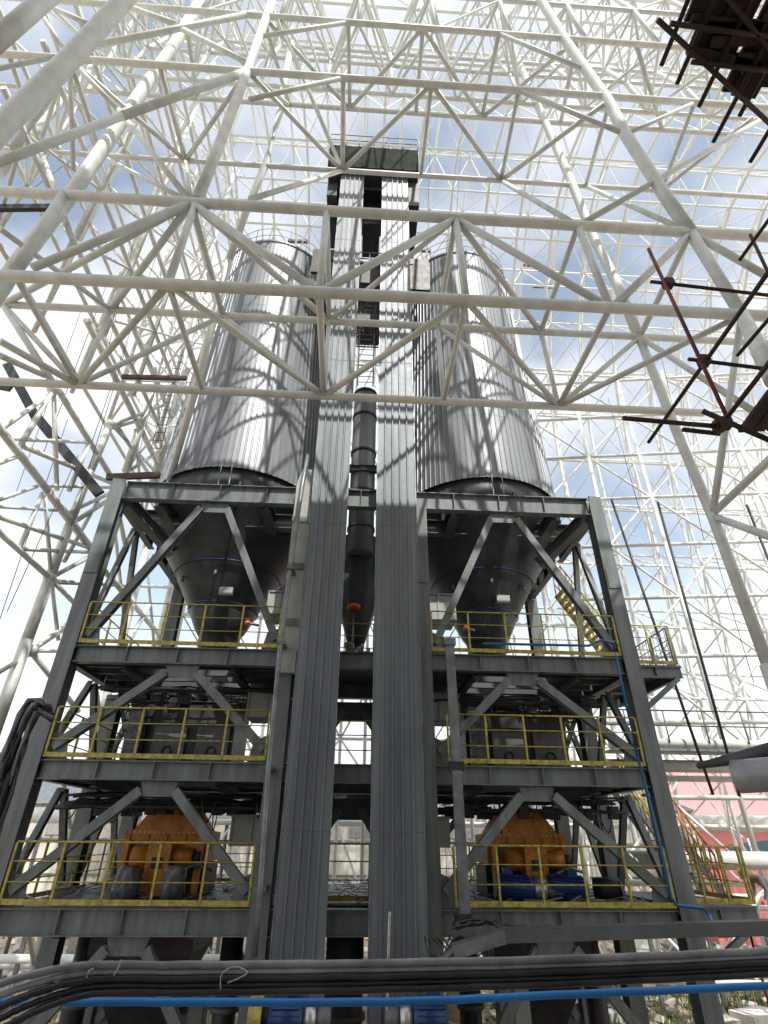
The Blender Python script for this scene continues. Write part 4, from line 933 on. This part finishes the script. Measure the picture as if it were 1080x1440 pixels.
for i, (pa, pb, Y, w_, mt, lab) in enumerate((((10, 512), (52, 590), 15, .3, 'wire', 'dark flat beam descending at the far left of the sky'), ((48, 582), (140, 695), 15, .32, 'wire', 'dark flat beam continuing down to the top corner of the frame'),
        ((-20, 293), (70, 292), 9.5, .22, 'wire', 'short dark flat plate at the upper left edge'), ((172, 530), (262, 532), 15, .16, 'brown', 'brown horizontal beam left of the left silo'), ((-10, 540), (16, 545), 14, .3, 'wire', 'dark plate at the left edge beside the white chord'),
        ((150, 671), (225, 668), 14.6, .2, 'brown', 'brown plate behind the top left corner of the frame'))):
    a = aY(*pa, Y); b_ = aY(*pb, Y); tag(MB().bar(a, b_, .12, w_).build('flat_beam', M[mt]), lab, 'beam')
for i, (x, y, w_) in enumerate(((735, 372, 24), (750, 402, 30), (405, 339, 30), (590, 352, 16))):
    a = aY(x, y, 24); b_ = aY(x+w_, y+1, 24); tag(MB().bar(a, b_, .2, .22).build('brown_plank', M['brown']), ('upper brown plank right of the right silo top', 'lower brown plank right of the right silo top', 'brown plank above the left silo roof', 'brown plank above the right silo roof')[i], 'plank')
# thin hanging wires in the sky
rn = random.Random(21)
wt = [(((200, 150), (0, 300))), (((0, 870), (95, 590))), ((100, 740), (180, 480)), ((60, 640), (150, 400)), ((10, 860), (110, 640)), ((150, 500), (190, 330)), ((130, 620), (230, 330)), ((490, 0), (478, 210)), ((520, 120), (508, 330)), ((610, 0), (602, 300)), ((655, 120), (640, 330)), ((690, 250), (680, 350)), ((855, 560), (900, 720)), ((925, 480), (990, 760)), ((250, 420), (190, 660)), ((300, 350), (250, 600)), ((20, 700), (120, 420)), ((530, 300), (527, 560)), ((505, 500), (503, 300)), ((1000, 760), (1060, 960))]
for i, (pa, pb) in enumerate(wt):
    Y = 14.6 if i < 7 else 18; tag(MB().tube(aY(*pa, Y), aY(*pb, Y), .011, 5).build('hanging_wire', M['wire']), 'thin dark wire strung through the white lattice', 'wire', 'thin wires strung through the lattice')
# caged ladder between the casings top
t = thing('ladder', 'thin grey ladder rising between the two casings', 'ladder', (.2, 15.3, 20.4))
for x in (-.3, .3): MB().tube((x, 15.3, 20.4), (x, 15.3, 26), .025).build('stile', M['galv'], t)
for i in range(18): MB().tube((-.3, 15.3, 20.6+i*.3), (.3, 15.3, 20.6+i*.3), .015).build('rung', M['galv'], t)
t = thing('wall_ladder', 'thin ladder rungs among the white columns left of the left silo', 'ladder', aY(220, 560, 19))
a = aY(247, 500, 19); b_ = aY(213, 630, 19); dd = Vector((.4, 0, 0))
MB().tube(a, b_, .013).build('stile', M['wire'], t); MB().tube(a+dd, b_+dd, .013).build('stile', M['wire'], t)
for i in range(14): p = a+(b_-a)*(i/13); MB().tube(p, p+dd, .015).build('rung', M['wire'], t)
# orange valve actuators on the third floor
for i, (x, y, Y) in enumerate(((655, 883, 15.6), (348, 876, 15.8))):
    c = aY(x, y, Y); t = thing('valve_actuator', ('orange red valve actuator at the foot of the right silo cone', 'orange red valve actuator at the foot of the left silo cone')[i], 'valve', c)
    MB().lathe(c, [(.03, -.06), (.085, -.04), (.09, .03), (.05, .07)], 16).build('actuator', M['orangev'], t); MB().tube(c, c+Vector((.3, .2, 0)), .04).build('stem', M['galv'], t)

rn = random.Random(77)
t = thing('ground_pipe_rack', 'low white pipe rack and stub posts on the rubble behind the frame', 'pipe rack', (0, 27, 0))
for y, z, r_ in ((26, 1.6, .14), (26.6, 2.3, .1), (29, 1.0, .18), (31.5, 2.7, .12)): MB().tube((-26, y, z), (30, y, z), r_, 12).build('pipe', M['white'], t)
for k in range(22):
    x = -24+k*2.4; MB().bar((x, 26.3, 0), (x, 26.3, 2.8), .14, .14, (0, 1, 0)).build('post', M['galv'], t)
for k in range(16):
    x = rn.uniform(-16, 20); y = rn.uniform(23, 40); w_, h = rn.uniform(.4, 1.3), rn.uniform(.3, 1.2)
    q = Matrix.Rotation(rn.uniform(-.6, .6), 3, 'Z'); mb = MB().box(-w_, w_, -w_*.6, w_*.6, 0, h); mb.box(-w_*.9, w_*.9, -w_*.6-.03, -w_*.6-.003, h*.3, h*.42); mb.v = [Vector((x, y, 0))+q@v for v in mb.v]
    tag(mb.build('site_crate', M[('wood', 'galv', 'beige', 'white')[k % 4]]), ('timber crate lying on the rubble under the frame', 'grey metal crate lying on the rubble under the frame', 'beige crate lying on the rubble under the frame', 'white crate lying on the rubble under the frame')[k % 4], 'crate', ('timber crates on the rubble', 'grey crates on the rubble', 'beige crates on the rubble', 'white crates on the rubble')[k % 4])
# ================================================================== WORKER at the right edge
pt = [('pelvis', (0, 0, .95), .15), ('waist', (-.16, 0, 1.08), .13), ('chest', (-.42, 0, 1.22), .16), ('neck', (-.62, 0, 1.27), .06), ('head', (-.74, 0, 1.3), .09),
      ('hipL', (.02, .1, .88), .1), ('kneeL', (-.02, .13, .5), .065), ('ankL', (.05, .13, .08), .045), ('toeL', (-.12, .13, .04), .04),
      ('hipR', (.02, -.1, .88), .1), ('kneeR', (-.05, -.14, .5), .065), ('ankR', (.02, -.14, .08), .045), ('toeR', (-.15, -.14, .04), .04),
      ('shL', (-.47, .19, 1.2), .065), ('elL', (-.45, .24, .93), .045), ('wrL', (-.55, .2, .72), .03), ('shR', (-.47, -.19, 1.2), .065), ('elR', (-.4, -.26, .93), .045), ('wrR', (-.52, -.22, .72), .03)]
ed = [(0, 1), (1, 2), (2, 3), (3, 4), (0, 5), (5, 6), (6, 7), (7, 8), (0, 9), (9, 10), (10, 11), (11, 12), (2, 13), (13, 14), (14, 15), (2, 16), (16, 17), (17, 18)]
hp = aY(1046, 1228, 18.); base = hp-Vector((-.76, 0, 1.33))
per = thing('person', 'worker in grey jacket and yellow helmet bending forward at the right edge', 'person', base)
def skinned(name, ps, es, mt, parent):
    me = bpy.data.meshes.new(name); me.from_pydata([p[1] for p in ps], es, []); o = bpy.data.objects.new(name, me); col.objects.link(o); o.parent = parent; ORG[o.name] = ORG.get(parent.name)
    sk = o.modifiers.new('skin', 'SKIN'); 
    if not me.skin_vertices: me.skin_vertices.new() if hasattr(me.skin_vertices, 'new') else None
    for i, p in enumerate(ps): me.skin_vertices[0].data[i].radius = (p[2], p[2])
    me.skin_vertices[0].data[0].use_root = True
    ss = o.modifiers.new('sub', 'SUBSURF'); ss.levels = 1; ss.render_levels = 2; me.materials.append(mt); return o
bd = skinned('body', pt, ed, M['skin'], per)
jk = [('w', (-.06, 0, 1.03), .165), ('w2', (-.2, 0, 1.11), .155), ('c', (-.42, 0, 1.22), .185), ('n', (-.56, 0, 1.255), .09), ('sl', (-.47, .2, 1.2), .085), ('el', (-.45, .25, .93), .062), ('wl', (-.54, .21, .75), .045), ('sr', (-.47, -.2, 1.2), .085), ('er', (-.4, -.27, .93), .062), ('wr', (-.51, -.23, .75), .045)]
skinned('jacket', jk, [(0, 1), (1, 2), (2, 3), (2, 4), (4, 5), (5, 6), (2, 7), (7, 8), (8, 9)], M['cloth'], per)
tr = [('p', (0, 0, .97), .165), ('hl', (.02, .1, .86), .115), ('kl', (-.02, .13, .5), .085), ('al', (.05, .13, .12), .065), ('hr', (.02, -.1, .86), .115), ('kr', (-.05, -.14, .5), .085), ('ar', (.02, -.14, .12), .065)]
skinned('trousers', tr, [(0, 1), (1, 2), (2, 3), (0, 4), (4, 5), (5, 6)], M['trouser'], per)
hm = MB(); hc = base+Vector((-.77, 0, 1.33)); hm.lathe(Vector(), [(.17, -.02), (.135, 0), (.13, .06), (.09, .12), (.02, .145)], 20)
rq = Matrix.Rotation(R(-50), 3, 'Y')
hm.v = [hc+rq@v for v in hm.v]; hm.build('helmet', M['helmet'], per)
for s_ in (-1, 1):
    for k in range(4):
        p = base+Vector((-.55-.012*k, s_*(.2+.0)+(-.03+.02*k), .70)); MB().path([p, p+Vector((-.02, 0, -.05)), p+Vector((-.0, 0, -.09+.008*abs(k-1)))], .009, 8).build('finger', M['skin'], per)
t = thing('work_platform', 'small timber work platform under the bending worker at the right', 'platform', (base.x, 18, base.z))
MB().box(base.x-.9, base.x+3, 17.4, 18.7, base.z-.06, base.z-.005).build('deck', M['bamboo'], t)
for x in (-.7, 2.8):
    for y in (17.5, 18.6): MB().tube((base.x+x, y, 0), (base.x+x, y, base.z-.06), .035).build('leg', M['polered'], t)
